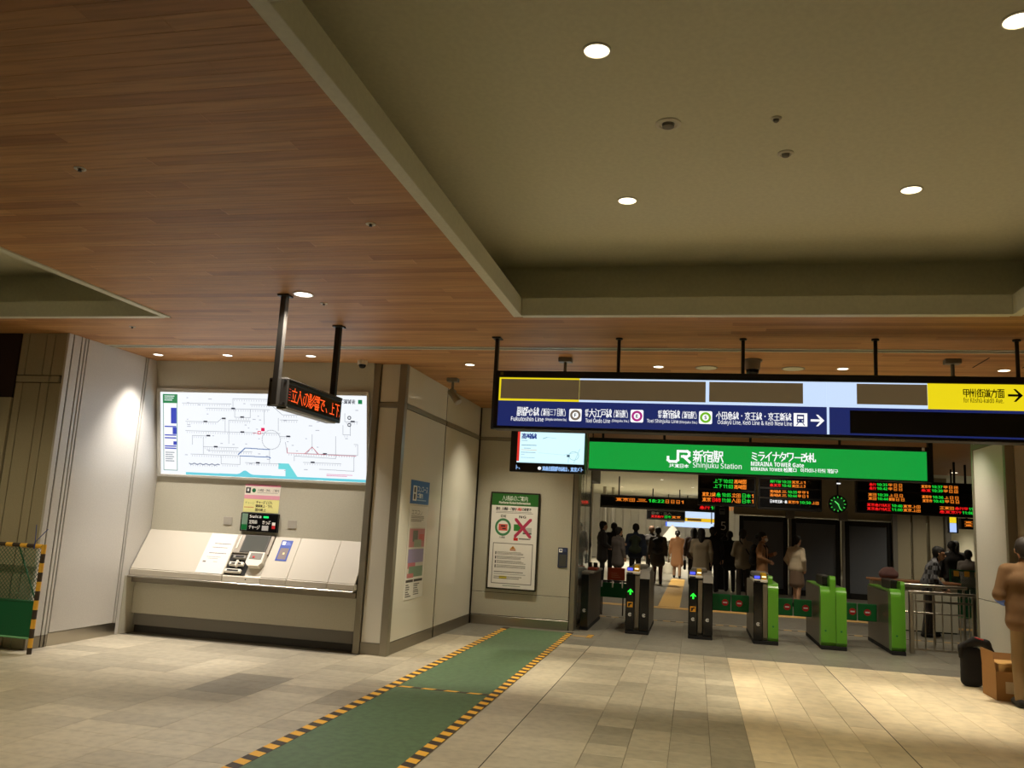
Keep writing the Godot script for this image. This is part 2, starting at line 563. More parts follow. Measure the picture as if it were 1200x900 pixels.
func build_floor() -> void:
	var f := struct_node("floor")
	bx("screed", Vector3(-14, -0.25, -48), Vector3(12, -0.006, 6), M.grout, f)
	var list := []
	var g := 0.003
	# grey field in straight columns 0.6 across, tiles 0.3 deep, left of x = 0.44; paler and darker batches lie in patches
	var batch := FastNoiseLite.new()
	batch.seed = 12
	batch.frequency = 0.35
	for col in 15:
		var x := 0.44 - 0.6 * col
		var halves := 2 if col in [0, 1] else 1
		var z := -4.17
		while z > -11.6:
			var d := minf(0.3, z + 11.67)
			for hv in halves:
				var w := 0.6 / halves
				var c := Vector3(x - w * (hv + 0.5), 0, z - d / 2)
				if c.z < -9.4 and c.x < -3.5:
					continue
				var tone := clampi(int(3.5 - 7.0 * batch.get_noise_2d(c.x, c.z) + rng.randf_range(-1.9, 2.2)), 0, 7)
				var m: Material = M.tile_grey[tone]
				if c.x > -4.42 and c.x < -3.62 and c.z < -6.75 and c.z > -7.75:
					m = M.tile_stained
				list.append([(-c.z if seen(c, 0.04) else 100.0 - c.z), piece(w - g, d - g, 0.02, 0.0015), c, m])
			z -= d
	for xj in [-1.36, 1.64]:
		bx("movement_joint", Vector3(xj - 0.004, -0.004, -11.67), Vector3(xj + 0.004, 0.0006, -4.2), M.joint, f)
	# light field, tiles 0.3 across and 0.6 deep, right of x = 0.44
	for k in 16:
		var xx := 0.44 + 0.3 * k
		var z := -4.2 - (0.3 if k % 2 else 0.0)
		while z > -11.6:
			var d := minf(0.6, z + 11.67)
			var c := Vector3(xx + 0.15, 0, z - d / 2)
			z -= d
			if d < 0.03:
				continue
			list.append([(-c.z if seen(c, 0.04) else 100.0 - c.z), piece(0.3 - g, d - g, 0.02, 0.0015), c, M.tile_cream[rng.randi() % 4]])
	# dark band in front of and under the gates
	for k in 21:
		for r in 7:
			var c := Vector3(-3.76 + 0.6 * k + 0.3, 0, -11.67 - 0.6 * r - 0.3)
			if c.x < -2.0 and c.z < -13.0 or c.x > 6:
				continue
			list.append([(-c.z if seen(c, 0.04) else 100.0 - c.z), piece(0.6 - g, 0.6 - g, 0.02, 0.0015), c, M.tile_dark[rng.randi() % 3]])
	lay("tile", f, list, 300, "distant_tiles")
	bx("hall_paving", Vector3(-14, -0.02, -48), Vector3(12, 0.0, -15.88), tinted(M.stone, srgb(118, 114, 104), 0.4, Vector3(0.6, 0.6, 0.6)), f)
	bx("side_paving", Vector3(-3.46, -0.02, -13.1), Vector3(-1.96, -0.001, -11.67), M.tile_dark[1], f)
	# tactile paving beyond the gates
	for k in 24:
		bx("tactile_block", Vector3(-0.74, 0.0, -18.5 - 0.45 * (k + 1) + 0.005), Vector3(-0.29, 0.005, -18.5 - 0.45 * k), M.tactile, f, 0.002)
	for k in 22:
		bx("tactile_block", Vector3(-4.0 + 0.45 * k, 0.0, -18.45), Vector3(-3.555 + 0.45 * k, 0.005, -18.05), M.tactile, f, 0.002)

func build_ceiling() -> void:
	var c := struct_node("ceiling")
	bx("slab", Vector3(-14, 4.2, -48), Vector3(12, 4.4, 6), M.grout, c)
	var holes := [Rect2(-1.6, -7.08, 4.08, 4.66), Rect2(-9.2, -7.08, 4.08, 4.66)]
	var list := []
	var pw := 0.105
	var z := 2.0
	var row := 0
	while z > -13.2:
		if z < -8.39 and z > -8.53:
			z = -8.53
		var zc := z - pw / 2
		var spans := [[-10.6, 9.4]]
		for h in holes:
			if zc > h.position.y - 0.03 and zc < h.end.y + 0.03:
				var nxt := []
				for s in spans:
					if h.position.x > s[0]:
						nxt.append([s[0], minf(s[1], h.position.x)])
					if h.end.x < s[1]:
						nxt.append([maxf(s[0], h.end.x), s[1]])
				spans = nxt
		for s in spans:
			var x: float = s[0]
			var firstlen := 0.4 + 0.3 * float((row * 5 + 2) % 7)
			while x < s[1] - 0.01:
				var len := minf(firstlen if x == s[0] else [1.8, 2.4, 2.7][rng.randi() % 3], s[1] - x)
				firstlen = 2.4
				if s[1] - x - len < 0.25:
					len = s[1] - x
				len = snappedf(len, 0.001)
				var p := Vector3(x + len / 2, HC, zc)
				var vis := seen(p, 0.1) or seen(p + Vector3(len / 2, 0, 0)) or seen(p - Vector3(len / 2, 0, 0))
				var mm: Material = M.wood[rng.randi() % 8]
				list.append([(-zc if vis else 100.0 - zc), piece(len - 0.001, pw - 0.0015, 0.015, 0.0005, true), p, mm])
				x += len
		z -= pw
		row += 1
	lay("plank", c, list, 300, "distant_planks")
	# backing over the planks, leaving the coffers open
	for r in [[-14, -9.22, -13.2, 6.0], [-5.10, -1.62, -13.2, 6.0], [2.50, 12, -13.2, 6.0], [-9.22, -5.10, -2.40, 6.0], [-9.22, -5.10, -13.2, -7.10], [-1.62, 2.50, -2.40, 6.0], [-1.62, 2.50, -13.2, -7.10]]:
		bx("backing_board", Vector3(r[0], HC + 0.016, r[2]), Vector3(r[1], HC + 0.05, r[3]), M.joint, c)
	# shutter groove across the ceiling
	bx("shutter_slot", Vector3(-6.87, HC + 0.012, -8.525), Vector3(9.4, HC + 0.016, -8.395), M.black_matt, c)
	for zz in [-8.41, -8.515]:
		bx("slot_edge", Vector3(-6.87, HC - 0.006, zz - 0.016), Vector3(9.4, HC + 0.014, zz + 0.016), M.fascia, c)
	bx("slot_rib", Vector3(-6.87, HC - 0.002, -8.475), Vector3(9.4, HC + 0.012, -8.45), M.steel_dull, c)
	# coffers: flange and fascia, set-back upper wall, panel
	for h in holes:
		var x0: float = h.position.x
		var x1: float = h.end.x
		var z0: float = h.position.y
		var z1: float = h.end.y
		var fl := 0.06
		var lo := HC - 0.012
		var hi := HC + 0.15
		bx("coffer_fascia", Vector3(x0 - 0.02, lo, z0), Vector3(x0 + fl, hi, z1), M.fascia, c, 0.003)
		bx("coffer_fascia", Vector3(x1 - fl, lo, z0), Vector3(x1 + 0.02, hi, z1), M.fascia, c, 0.003)
		bx("coffer_fascia", Vector3(x0 + fl + 0.001, lo, z0 - 0.02), Vector3(x1 - fl - 0.001, hi, z0 + fl), M.fascia, c, 0.003)
		bx("coffer_fascia", Vector3(x0 + fl + 0.001, lo, z1 - fl), Vector3(x1 - fl - 0.001, hi, z1 + 0.02), M.fascia, c, 0.003)
		var b := 0.30
		bx("coffer_ledge", Vector3(x0 - b, hi - 0.02, z0 - b), Vector3(x0 - 0.021, hi, z1 + b), M.paint, c)
		bx("coffer_ledge", Vector3(x1 + 0.021, hi - 0.02, z0 - b), Vector3(x1 + b, hi, z1 + b), M.paint, c)
		bx("coffer_ledge", Vector3(x0 - 0.02, hi - 0.02, z0 - b), Vector3(x1 + 0.02, hi, z0 - 0.021), M.paint, c)
		bx("coffer_ledge", Vector3(x0 - 0.02, hi - 0.02, z1 + 0.021), Vector3(x1 + 0.02, hi, z1 + b), M.paint, c)
		bx("coffer_side", Vector3(x0 - b - 0.03, hi - 0.02, z0 - b), Vector3(x0 - b, CC, z1 + b), M.paint, c)
		bx("coffer_side", Vector3(x1 + b, hi - 0.02, z0 - b), Vector3(x1 + b + 0.03, CC, z1 + b), M.paint, c)
		bx("coffer_side", Vector3(x0 - b - 0.03, hi - 0.02, z0 - b - 0.03), Vector3(x1 + b + 0.03, CC, z0 - b), M.paint, c)
		bx("coffer_side", Vector3(x0 - b - 0.03, hi - 0.02, z1 + b), Vector3(x1 + b + 0.03, CC, z1 + b + 0.03), M.paint, c)
		bx("coffer_panel", Vector3(x0 - b - 0.03, CC, z0 - b - 0.03), Vector3(x1 + b + 0.03, CC + 0.03, z1 + b + 0.03), M.paint, c)
	# hall ceiling beyond the gates
	bx("hall_ceiling", Vector3(-14, HC, -24), Vector3(12, HC + 0.06, -13.2), M.wood[4], c)
	bx("hall_ceiling", Vector3(-14, HC, -48), Vector3(12, HC + 0.06, -24), M.paint, c)

func build_walls() -> void:
	# ---- flank of the ticket bay, x = -6.87
	var w := struct_node("wall_left")
	bx("core", Vector3(-7.1, 0, -9.72), Vector3(-6.895, HC, -8.03), M.joint, w)
	bx("core", Vector3(-6.898, 0, -8.03), Vector3(-6.88, HC, -7.81), M.joint, w)
	for p in [[-7.80, -7.868], [-7.884, -7.996], [-8.012, -8.052], [-8.068, -8.098]]:
		bx("panel", Vector3(-6.9, 0.13, p[1]), Vector3(-6.87, HC, p[0]), M.white_panel, w, 0.003)
		bx("skirting", Vector3(-6.9, 0.0, p[1]), Vector3(-6.872, 0.128, p[0]), M.steel_dull, w)
	bx("panel", Vector3(-6.9, 0.145, -9.145), Vector3(-6.87, HC, -8.114), M.white_panel, w, 0.003)
	bx("panel", Vector3(-6.9, 0.145, -9.187), Vector3(-6.87, HC, -9.165), M.white_panel, w, 0.003)
	bx("skirting", Vector3(-6.9, 0.0, -9.205), Vector3(-6.872, 0.14, -8.104), M.steel, w)
	bx("panel", Vector3(-6.9, 0.0, -9.66), Vector3(-6.87, HC, -9.207), M.white_panel, w, 0.003)
	# ---- boarded construction side, z = -7.8
	w = struct_node("wall_construction")
	bx("core", Vector3(-12, 0, -8.02), Vector3(-6.9, HC, -7.84), M.joint, w)
	for p in [[-6.875, -7.06], [-7.07, -7.17], [-7.18, -7.40], [-7.41, -7.50]]:
		bx("board", Vector3(p[1], 0.0, -7.84), Vector3(p[0], 2.86, -7.815), M.site_panel, w, 0.003)
		bx("board", Vector3(p[1], 2.95, -7.84), Vector3(p[0], HC, -7.815), M.site_panel, w, 0.003)
	bx("transom", Vector3(-7.5, 2.87, -7.84), Vector3(-7.07, 2.94, -7.81), M.site_panel, w, 0.003)
	bx("transom", Vector3(-7.06, 2.87, -7.84), Vector3(-6.94, 2.94, -7.81), M.site_panel, w, 0.003)
	bx("dark_opening", Vector3(-9.5, 2.70, -7.84), Vector3(-7.53, HC, -7.82), plain(srgb(46, 26, 22), 0.8), w)
	bx("board", Vector3(-9.5, 0.0, -7.84), Vector3(-7.52, 2.69, -7.80), M.site_panel, w, 0.003)
	# ---- back of the ticket bay: upright below, leaning forward above
	w = struct_node("wall_back")
	bx("panel", Vector3(-6.87, 0.0, -9.75), Vector3(-3.86, 1.955, -9.66), M.beige_panel, w)
	w = struct_node("wall_back_upper")
	var lean := PackedVector2Array([Vector2(-9.66, 1.957), Vector2(-9.36, HC), Vector2(-9.75, HC), Vector2(-9.75, 1.957)])
	obj("leaning_panel", MB.new().prism(lean, Vector3(-6.87, 0, 0), Vector3(0, 0, 1), Vector3.UP, Vector3(3.01, 0, 0)), M.beige_panel, w)
	# ---- end pier of the ticket bay
	w = struct_node("wall_pier")
	bx("core", Vector3(-3.84, 0, -9.8), Vector3(-3.47, HC, -9.45), M.joint, w)
	bx("post", Vector3(-3.86, 0, -9.66), Vector3(-3.78, HC, -9.40), M.frame_grey, w, 0.004)
	bx("post", Vector3(-3.53, 0, -9.50), Vector3(-3.44, HC, -9.40), M.frame_grey, w, 0.004)
	bx("transom", Vector3(-3.775, 2.90, -9.46), Vector3(-3.535, 2.955, -9.415), M.frame_grey, w, 0.003)
	bx("panel", Vector3(-3.77, 0.135, -9.45), Vector3(-3.54, 2.895, -9.43), M.gloss_panel, w, 0.002)
	bx("panel", Vector3(-3.77, 2.96, -9.45), Vector3(-3.54, HC, -9.43), M.gloss_panel, w, 0.002)
	bx("skirting", Vector3(-3.775, 0, -9.45), Vector3(-3.535, 0.13, -9.42), M.steel_dull, w)
	# ---- glossy side wall running back to the gates, x = -3.45
	w = struct_node("wall_side")
	bx("core", Vector3(-3.8, 0, -13.15), Vector3(-3.456, HC, -9.5), M.joint, w)
	for p in [[-9.505, -11.16], [-11.20, -13.04]]:
		bx("panel", Vector3(-3.48, 0.145, p[1]), Vector3(-3.45, 2.895, p[0]), M.gloss_panel, w, 0.002)
		bx("panel", Vector3(-3.48, 2.965, p[1]), Vector3(-3.45, HC, p[0]), M.gloss_panel, w, 0.002)
		bx("transom", Vector3(-3.48, 2.90, p[1]), Vector3(-3.44, 2.96, p[0]), M.frame_grey, w, 0.003)
		bx("skirting", Vector3(-3.48, 0.0, p[1]), Vector3(-3.447, 0.14, p[0]), M.steel_dull, w, 0.002)
	# ---- poster wall, z = -13.1
	w = struct_node("wall_poster")
	bx("core", Vector3(-3.47, 0, -13.4), Vector3(-1.87, HC, -13.125), M.joint, w)
	bx("panel", Vector3(-3.44, 0.50, -13.13), Vector3(-1.885, 2.895, -13.108), M.beige_panel, w, 0.003)
	bx("panel", Vector3(-3.44, 0.15, -13.13), Vector3(-1.885, 0.493, -13.108), M.beige_panel, w, 0.003)
	bx("panel", Vector3(-3.44, 2.955, -13.13), Vector3(-1.885, HC, -13.108), M.beige_panel, w, 0.003)
	bx("transom", Vector3(-3.44, 2.90, -13.13), Vector3(-1.885, 2.95, -13.1), M.frame_grey, w, 0.003)
	bx("skirting", Vector3(-3.44, 0.0, -13.13), Vector3(-1.885, 0.14, -13.1), M.steel, w, 0.003)
	bx("post", Vector3(-1.87, 0, -13.42), Vector3(-1.80, HC, -13.1), M.frame_grey, w, 0.004)
	# ---- clad pillar on the right
	w = struct_node("wall_pillar")
	bx("core", Vector3(3.68, 0, -12.27), Vector3(5.4, HC, -11.13), M.joint, w)
	bx("panel", Vector3(3.65, 0.13, -12.25), Vector3(3.69, 0.93, -11.16), M.white_panel, w, 0.003)
	bx("panel", Vector3(3.65, 0.94, -12.25), Vector3(3.69, 2.88, -11.16), M.white_panel, w, 0.003)
	bx("panel", Vector3(3.65, 2.96, -12.25), Vector3(3.69, HC, -11.16), M.white_panel, w, 0.003)
	bx("transom", Vector3(3.64, 2.885, -12.25), Vector3(3.69, 2.955, -11.16), M.frame_grey, w, 0.003)
	bx("post", Vector3(3.64, 0, -12.32), Vector3(3.70, HC, -12.255), M.frame_grey, w, 0.004)
	bx("post", Vector3(3.65, 0, -11.15), Vector3(3.75, HC, -11.08), M.frame_grey, w, 0.004)
	bx("panel", Vector3(3.76, 0.13, -11.13), Vector3(5.4, HC, -11.10), M.beige_panel, w, 0.003)
	bx("skirting", Vector3(3.645, 0, -12.25), Vector3(3.69, 0.125, -11.16), M.steel_dull, w)
	# ---- enclosing walls outside the frame
	w = struct_node("wall_rear")
	bx("panel", Vector3(-14, -0.2, 5.8), Vector3(12, 4.3, 6), M.beige_panel, w)
	w = struct_node("wall_right")
	bx("panel", Vector3(9.4, -0.2, -13.4), Vector3(9.6, 4.3, 6), M.beige_panel, w)
	w = struct_node("wall_far_left")
	bx("panel", Vector3(-12.2, -0.2, -48), Vector3(-12, 4.3, 6), M.beige_panel, w)

func build_hall() -> void:
	var w := struct_node("wall_hall")
	bx("far_wall", Vector3(-14, 0, -46.2), Vector3(12, HC, -46), M.white_panel, w)
	for k in 26:   # upright boards of the far wall
		bx("upright_board", Vector3(-8.0 + 0.42 * k, 0.0, -46.0), Vector3(-7.64 + 0.42 * k, HC, -45.94), M.white_panel, w, 0.01)
	bx("right_wall", Vector3(11.0, 0, -48), Vector3(11.2, HC, -13.4), M.beige_panel, w)
	bx("divider_wall", Vector3(-12, 0, -13.6), Vector3(-3.5, HC, -13.4), M.beige_panel, w)
	bx("divider_wall", Vector3(5.4, 0, -13.6), Vector3(11, HC, -13.4), M.beige_panel, w)
	# far-left shining column cladding
	for p in [[-4.75, -4.3, -36.0], [-4.1, -3.95, -38.0], [-3.75, -3.62, -38.5]]:
		bx("column", Vector3(p[0], 0, p[2] - 0.3), Vector3(p[1], HC, p[2]), M.steel, w, 0.02)
	# beige folded boarding between the dark screens and the far gap
	for k in 3:
		bx("folded_board", Vector3(5.45 + 0.42 * k, 0, -25.2), Vector3(5.80 + 0.42 * k, 2.9, -25.0 - 0.06 * (k % 2)), M.site_panel, w, 0.01)
	bx("post", Vector3(5.32, 0, -25.1), Vector3(5.45, 2.9, -24.9), M.mid_grey, w, 0.01)
	bx("post", Vector3(6.66, 0, -25.1), Vector3(6.8, 2.9, -24.9), M.mid_grey, w, 0.01)
	bx("upper_boarding", Vector3(1.1, 2.18, -25.4), Vector3(6.8, HC, -25.2), M.site_panel, w)

# ------------------------------------------------------------------ lamps
func downlight(label: String, at: Vector3, r: float, energy: float, angle: float, col: Color, group: String, soft := 0.35) -> void:
	var t := thing("downlight", label, "downlight", at, 0.0, group)
	obj("trim_ring", MB.new().lathe(Vector3.ZERO, [[r * 1.02, 0.0], [r * 1.18, -0.001], [r * 1.18, -0.005], [r * 1.02, -0.008], [r, -0.003]], 28), M.ivory, t)
	obj("lamp_disc", MB.new().lathe(Vector3.ZERO, [[r * 1.02, -0.003], [0.0, -0.0035]], 28), glow(col, 5.0), t)
	var s := SpotLight3D.new()
	s.name = "lamp"
	s.light_energy = energy
	s.light_color = col
	s.light_size = r
	s.spot_angle = angle
	s.spot_angle_attenuation = soft
	s.spot_range = 30.0
	s.spot_attenuation = 2.0
	s.shadow_enabled = true
	s.rotation_degrees.x = -90
	s.position.y = -0.02
	t.add_child(s)

func build_lights() -> void:
	var warm := Color(1.0, 0.94, 0.78)
	var neutral := Color(1.0, 0.95, 0.84)
	var white := Color(1.0, 0.96, 0.91)
	var names := ["near left", "far left", "far right", "near right"]
	var i := 0
	for p in [Vector2(-0.52, -3.83), Vector2(-0.52, -5.80), Vector2(1.40, -5.77), Vector2(1.40, -3.83)]:
		downlight("bright round downlight in the large grey coffer, %s of the four" % names[i], Vector3(p.x, CC, p.y), 0.063, 3.7, 62, warm, "downlights of the large coffer", 1.0)
		i += 1
	i = 0
	for p in [Vector2(-6.20, -3.83), Vector2(-6.20, -5.80), Vector2(-8.1, -5.77), Vector2(-8.1, -3.83)]:
		downlight("round downlight in the small left coffer, %s of its four" % ["near right", "far right", "far left", "near left"][i], Vector3(p.x, CC, p.y), 0.063, 4.0, 62, warm, "downlights of the left coffer", 1.0)
		i += 1
	i = 0
	for p in [-6.56, -5.60, -4.50]:
		downlight("small downlight in the wooden ceiling above the ticket bay, %s of three" % ["left", "middle", "right"][i], Vector3(p, HC, -8.95), 0.055, 7.0, 40, white, "downlights of the ticket bay", 1.0)
		i += 1
	i = 0
	for p in [-2.65, -0.43, 1.54, 3.12]:
		downlight("small downlight in the wooden ceiling %s" % ["left of the blue sign", "above the blue sign's round line badges", "above the blue sign's train symbol", "above the yellow end of the blue sign"][i], Vector3(p, HC, -9.38), 0.055, 8.6, 30, neutral, "downlights behind the blue sign", 0.7)
		i += 1
	downlight("downlight in the wooden ceiling beside the pole of the red scrolling display", Vector3(-3.30, HC, -6.32), 0.075, 4.6, 52, white, "downlights in the wooden ceiling", 0.6)
	i = 0
	for p in [-2.66, -0.43, 1.55, 3.0]:
		downlight("downlight in the wooden ceiling just before the gates, %s" % ["above the green mat's end", "in front of the first arrow gate", "in front of the half black gate", "beside the white pillar"][i], Vector3(p, HC, -12.05), 0.055, 5.3, 52, neutral, "downlights before the gates", 1.0)
		i += 1
	# hall beyond the gates
	i = 0
	var hall := [[4.15, -15.9, 4.0, "right above the steel railings"], [-0.5, -15.9, 3.4, "above the passage between the two arrow gates"], [1.9, -15.9, 3.4, "above the two-lobed green gate"], [6.4, -23.0, 7.0, "in the gap beside the pillar"], [-1.2, -31.0, 28.0, "above the woman in the long tan coat"], [-1.7, -27.2, 22.0, "above the backpack wearers"], [-3.2, -37.6, 56.0, "far back on the left"], [-0.1, -35.8, 56.0, "far back above the white cone"],
		[-3.0, -41.0, 70.0, "at the left end of the hall"], [0.9, -41.0, 74.0, "at the end of the hall above the pale blue sign"], [-5.5, -20.0, 9.0, "left behind the poster wall"], [-5.5, -28.0, 26.0, "left behind the glass screen"], [8.6, -30.0, 36.0, "on the right behind the folded boards"], [8.6, -38.0, 36.0, "on the right at the end of the hall"], [-1.6, -21.0, 6.0, "above the grey coat"], [1.7, -19.2, 5.0, "in front of the dark screens"], [4.4, -21.5, 4.0, "between the clock and the folded boards"]]
	for p in hall:
		downlight("downlight in the hall ceiling, " + p[3], Vector3(p[0], HC, p[1]), 0.08, p[2], 66, neutral, "downlights of the hall", 0.9)

func area_light(called: String, parent: Node, at: Vector3, size: Vector2, energy: float, col: Color, basis: Basis) -> void:
	var a := AreaLight3D.new()
	a.name = called
	a.area_size = size
	a.light_energy = energy
	a.light_color = col
	a.area_normalize_energy = false
	a.shadow_enabled = true
	a.area_range = 30.0
	a.transform = Transform3D(basis, at)
	parent.add_child(a)

# ------------------------------------------------------------------ green walkway with hazard tape
func build_walkway() -> void:
	var t := thing("walkway_mat", "long green protective floor mat edged with yellow and black hazard tape", "floor mat", Vector3(-2.29, 0, -8.5))
	bx("mat", Vector3(-0.50, 0.001, -4.35), Vector3(0.49, 0.005, 4.6), M.mat_green, t, 0.001)
	for s in [[-0.555, -0.455], [0.445, 0.535]]:
		bx("tape", Vector3(s[0], 0.0052, -4.40), Vector3(s[1], 0.0062, 4.6), M.tape_black, t)
		for k in 46:
			var z := 4.5 - 0.192 * k + (0.06 if s[0] < 0 else 0.0)
			var q := MB.new()
			var y := 0.0072
			var a := Vector3(s[0] + 0.002, y, z - 0.015)
			var b := Vector3(s[1] - 0.002, y, z + 0.015)
			var d := Vector3(0, 0, -0.098)
			if z < -4.25:
				continue
			q.quad(a, b, b + d, a + d)
			q.quad(a - Vector3(0, 0.001, 0), a, a + d, a + d - Vector3(0, 0.001, 0))
			obj("yellow_stripe", q, M.yellow, t)
	bx("cross_tape", Vector3(-0.455, 0.0052, 0.60), Vector3(0.445, 0.0062, 0.66), M.tape_black, t)
	for k in 4:
		var q := MB.new()
		var x := -0.44 + 0.225 * k
		q.quad(Vector3(x, 0.0072, 0.658), Vector3(x + 0.12, 0.0072, 0.658), Vector3(x + 0.15, 0.0072, 0.602), Vector3(x + 0.03, 0.0072, 0.602))
		obj("yellow_stripe", q, M.yellow, t)
	# short leftover tape by the first gate
	var r := thing("floor_tape", "short piece of worn yellow and black tape on the floor by the first gate", "tape", Vector3(-1.55, 0, -12.62))
	bx("tape", Vector3(0.02, 0.0008, -0.25), Vector3(0.11, 0.0016, 0.15), M.tape_black, r)
	for k in 3:
		bx("yellow_stripe", Vector3(0.022, 0.0017, 0.05 - 0.13 * k), Vector3(0.108, 0.0022, 0.11 - 0.13 * k), M.yellow, r)
	bx("beige_strip", Vector3(-0.18, 0.0008, -0.02), Vector3(0.0, 0.0016, 0.05), M.tactile, r)
	# tape dashes across the floor behind the gates
	r = thing("dashed_floor_tape", "yellow and black dashed tape line across the floor behind the gates", "tape", Vector3(0, 0, -15.6))
	bx("tape", Vector3(-1.7, 0.0008, -0.05), Vector3(5.2, 0.0016, 0.05), M.tape_black, r)
	for k in 30:
		bx("pale_dash", Vector3(-1.68 + 0.23 * k, 0.0017, -0.048), Vector3(-1.55 + 0.23 * k, 0.0024, 0.048), M.tactile, r)

# ------------------------------------------------------------------ ticket bay: lit fare map, sloping counter, ticket machine
func fare_map() -> Image:
	var im := picture(1180, 460, Color(0.97, 0.985, 1.0))
	var grey := Color(0.55, 0.57, 0.62)
	var ink := Color(0.12, 0.13, 0.2)
	# legend on the left
	im.fill_rect(Rect2i(16, 14, 84, 426), Color(0.2, 0.5, 0.45))
	im.fill_rect(Rect2i(19, 17, 78, 420), Color.WHITE)
	im.fill_rect(Rect2i(14, 12, 88, 50), Color(0.13, 0.52, 0.3))
	small_print(im, Rect2i(24, 20, 66, 34), 3, Color.WHITE)
	for b in [[62, 88, 34, 88], [72, 198, 24, 38], [76, 276, 20, 20]]:
		im.fill_rect(Rect2i(b[0], b[1], b[2], b[3]), Color(0.16, 0.24, 0.72))
	for y in [190, 238, 254, 300, 312]:
		im.fill_rect(Rect2i(24, y, 70, 7), Color(0.2, 0.3, 0.75))
	small_print(im, Rect2i(28, 336, 56, 60), 5, Color(0.5, 0.55, 0.6))
	# the sea
	for x in range(150, 1180):
		var top := 446.0
		top -= 22.0 * exp(-pow((x - 498.0) / 26.0, 2.0))
		im.fill_rect(Rect2i(x, int(top), 1, 460 - int(top)), Color(0.42, 0.82, 0.88))
	for x in range(690, 800):
		var y0 := 376 + (0 if x < 748 else int((x - 748) * 1.45))
		var y1 := 408 if x < 730 else 449
		im.fill_rect(Rect2i(x, y0, 1, maxi(0, y1 - y0)), Color(0.45, 0.86, 0.88))
	# railway lines with station ticks
	var runs := [[130, 60, 300, 60], [300, 60, 420, 60], [430, 30, 640, 30], [430, 30, 430, 86], [270, 86, 640, 86], [150, 162, 340, 162], [340, 162, 362, 142], [362, 142, 384, 142], [384, 142, 384, 214],
		[150, 214, 560, 214], [405, 150, 530, 150], [405, 150, 405, 278], [530, 86, 530, 130], [440, 86, 440, 132], [440, 132, 530, 132], [610, 90, 610, 166], [190, 240, 280, 240], [190, 240, 190, 290], [255, 250, 255, 340], [255, 300, 460, 300],
		[300, 320, 540, 320], [180, 344, 470, 344], [360, 350, 360, 392], [360, 392, 470, 392], [470, 344, 470, 392], [170, 398, 350, 398], [530, 60, 650, 60], [650, 60, 712, 112], [712, 112, 800, 112], [700, 140, 800, 140], [690, 130, 690, 200],
		[600, 214, 700, 214], [700, 230, 760, 230], [880, 214, 880, 300], [880, 280, 850, 318], [880, 280, 910, 318], [730, 260, 740, 318], [740, 318, 1130, 318], [1010, 220, 1010, 340], [1050, 160, 1050, 210], [1050, 210, 1090, 210], [1090, 140, 1090, 214], [1060, 140, 1130, 140], [1060, 96, 1060, 140],
		[1110, 260, 1130, 260], [1130, 260, 1130, 318], [780, 334, 1010, 340], [780, 334, 780, 360], [830, 366, 1040, 366], [920, 400, 1110, 404], [1110, 320, 1110, 404], [640, 310, 640, 380], [500, 380, 700, 380]]
	for r in runs:
		stroke_line(im, Vector2(r[0], r[1]), Vector2(r[2], r[3]), grey, 2)
		if r[1] == r[3]:
			for x in range(r[0] + 8, r[2] - 4, 14):
				im.fill_rect(Rect2i(x, r[1] + 4, 3, 9), Color(0.78, 0.79, 0.83))
			if rng.randf() < 0.55:
				im.fill_rect(Rect2i(int(lerpf(r[0], r[2], rng.randf())), r[1] - 6, 22, 8), ink)
	for r in [[460, 338, 500, 300], [500, 300, 640, 304], [470, 344, 640, 346], [640, 346, 645, 350]]:
		stroke_line(im, Vector2(r[0], r[1]), Vector2(r[2], r[3]), Color(0.25, 0.4, 0.65), 4)
	for r in [[740, 290, 740, 318], [740, 318, 1120, 322], [840, 318, 880, 282], [880, 282, 915, 318], [545, 216, 600, 216]]:
		stroke_line(im, Vector2(r[0], r[1]), Vector2(r[2], r[3]), Color(0.8, 0.45, 0.5), 3)
	for x in range(170, 350):
		stroke_line(im, Vector2(x, 398 + 4 * sin(x * 0.18)), Vector2(x + 1, 398 + 4 * sin((x + 1) * 0.18)), Color(0.35, 0.4, 0.55), 3)
	for a in 44:
		var p := Vector2(650, 250) + Vector2(cos(a * TAU / 44), sin(a * TAU / 44)) * 52
		im.fill_rect(Rect2i(int(p.x) - 2, int(p.y) - 2, 4, 4), grey)
	im.fill_rect(Rect2i(572, 204, 18, 18), Color(0.9, 0.3, 0.4))
	im.fill_rect(Rect2i(576, 208, 10, 10), Color.WHITE)
	im.fill_rect(Rect2i(592, 186, 20, 18), Color(0.9, 0.1, 0.35))
	for p in [Vector2(1084, 118), Vector2(1084, 156)]:
		ring(im, p, 8, 4, ink)
	for k in 50:
		im.fill_rect(Rect2i(rng.randi_range(130, 1140), rng.randi_range(20, 420), rng.randi_range(8, 22), 4), Color(0.72, 0.73, 0.78))
	type_on(im, "きっぷ運賃表", Rect2i(990, 22, 128, 22), ink, 2)
	im.fill_rect(Rect2i(1132, 22, 22, 22), Color(0.1, 0.5, 0.3))
	small_print(im, Rect2i(960, 424, 150, 14), 2, Color(0.85, 0.3, 0.55))
	return im

func slope_at(x: float, s: float, lift := 0.0) -> Vector3:   # point on the counter's slope: s from the front edge upwards
	return Vector3(x, 0.79, -9.34) + Vector3(0, 0.847, -0.5315) * s + Vector3(0, 0.5315, 0.847) * lift

func slope_box(called: String, x0: float, x1: float, s0: float, s1: float, lift0: float, lift1: float, m: Material, parent: Node, ch := 0.0) -> MeshInstance3D:
	var b := MB.new().box(Vector3(x0, s0, lift0), Vector3(x1, s1, lift1), ch)
	var t := Transform3D(Basis(Vector3.RIGHT, Vector3(0, 0.847, -0.5315), Vector3(0, 0.5315, 0.847)), Vector3(0, 0.79 - parent.position.y, -9.34 - parent.position.z))
	return obj(called, MB.new().put(b, t), m, parent)

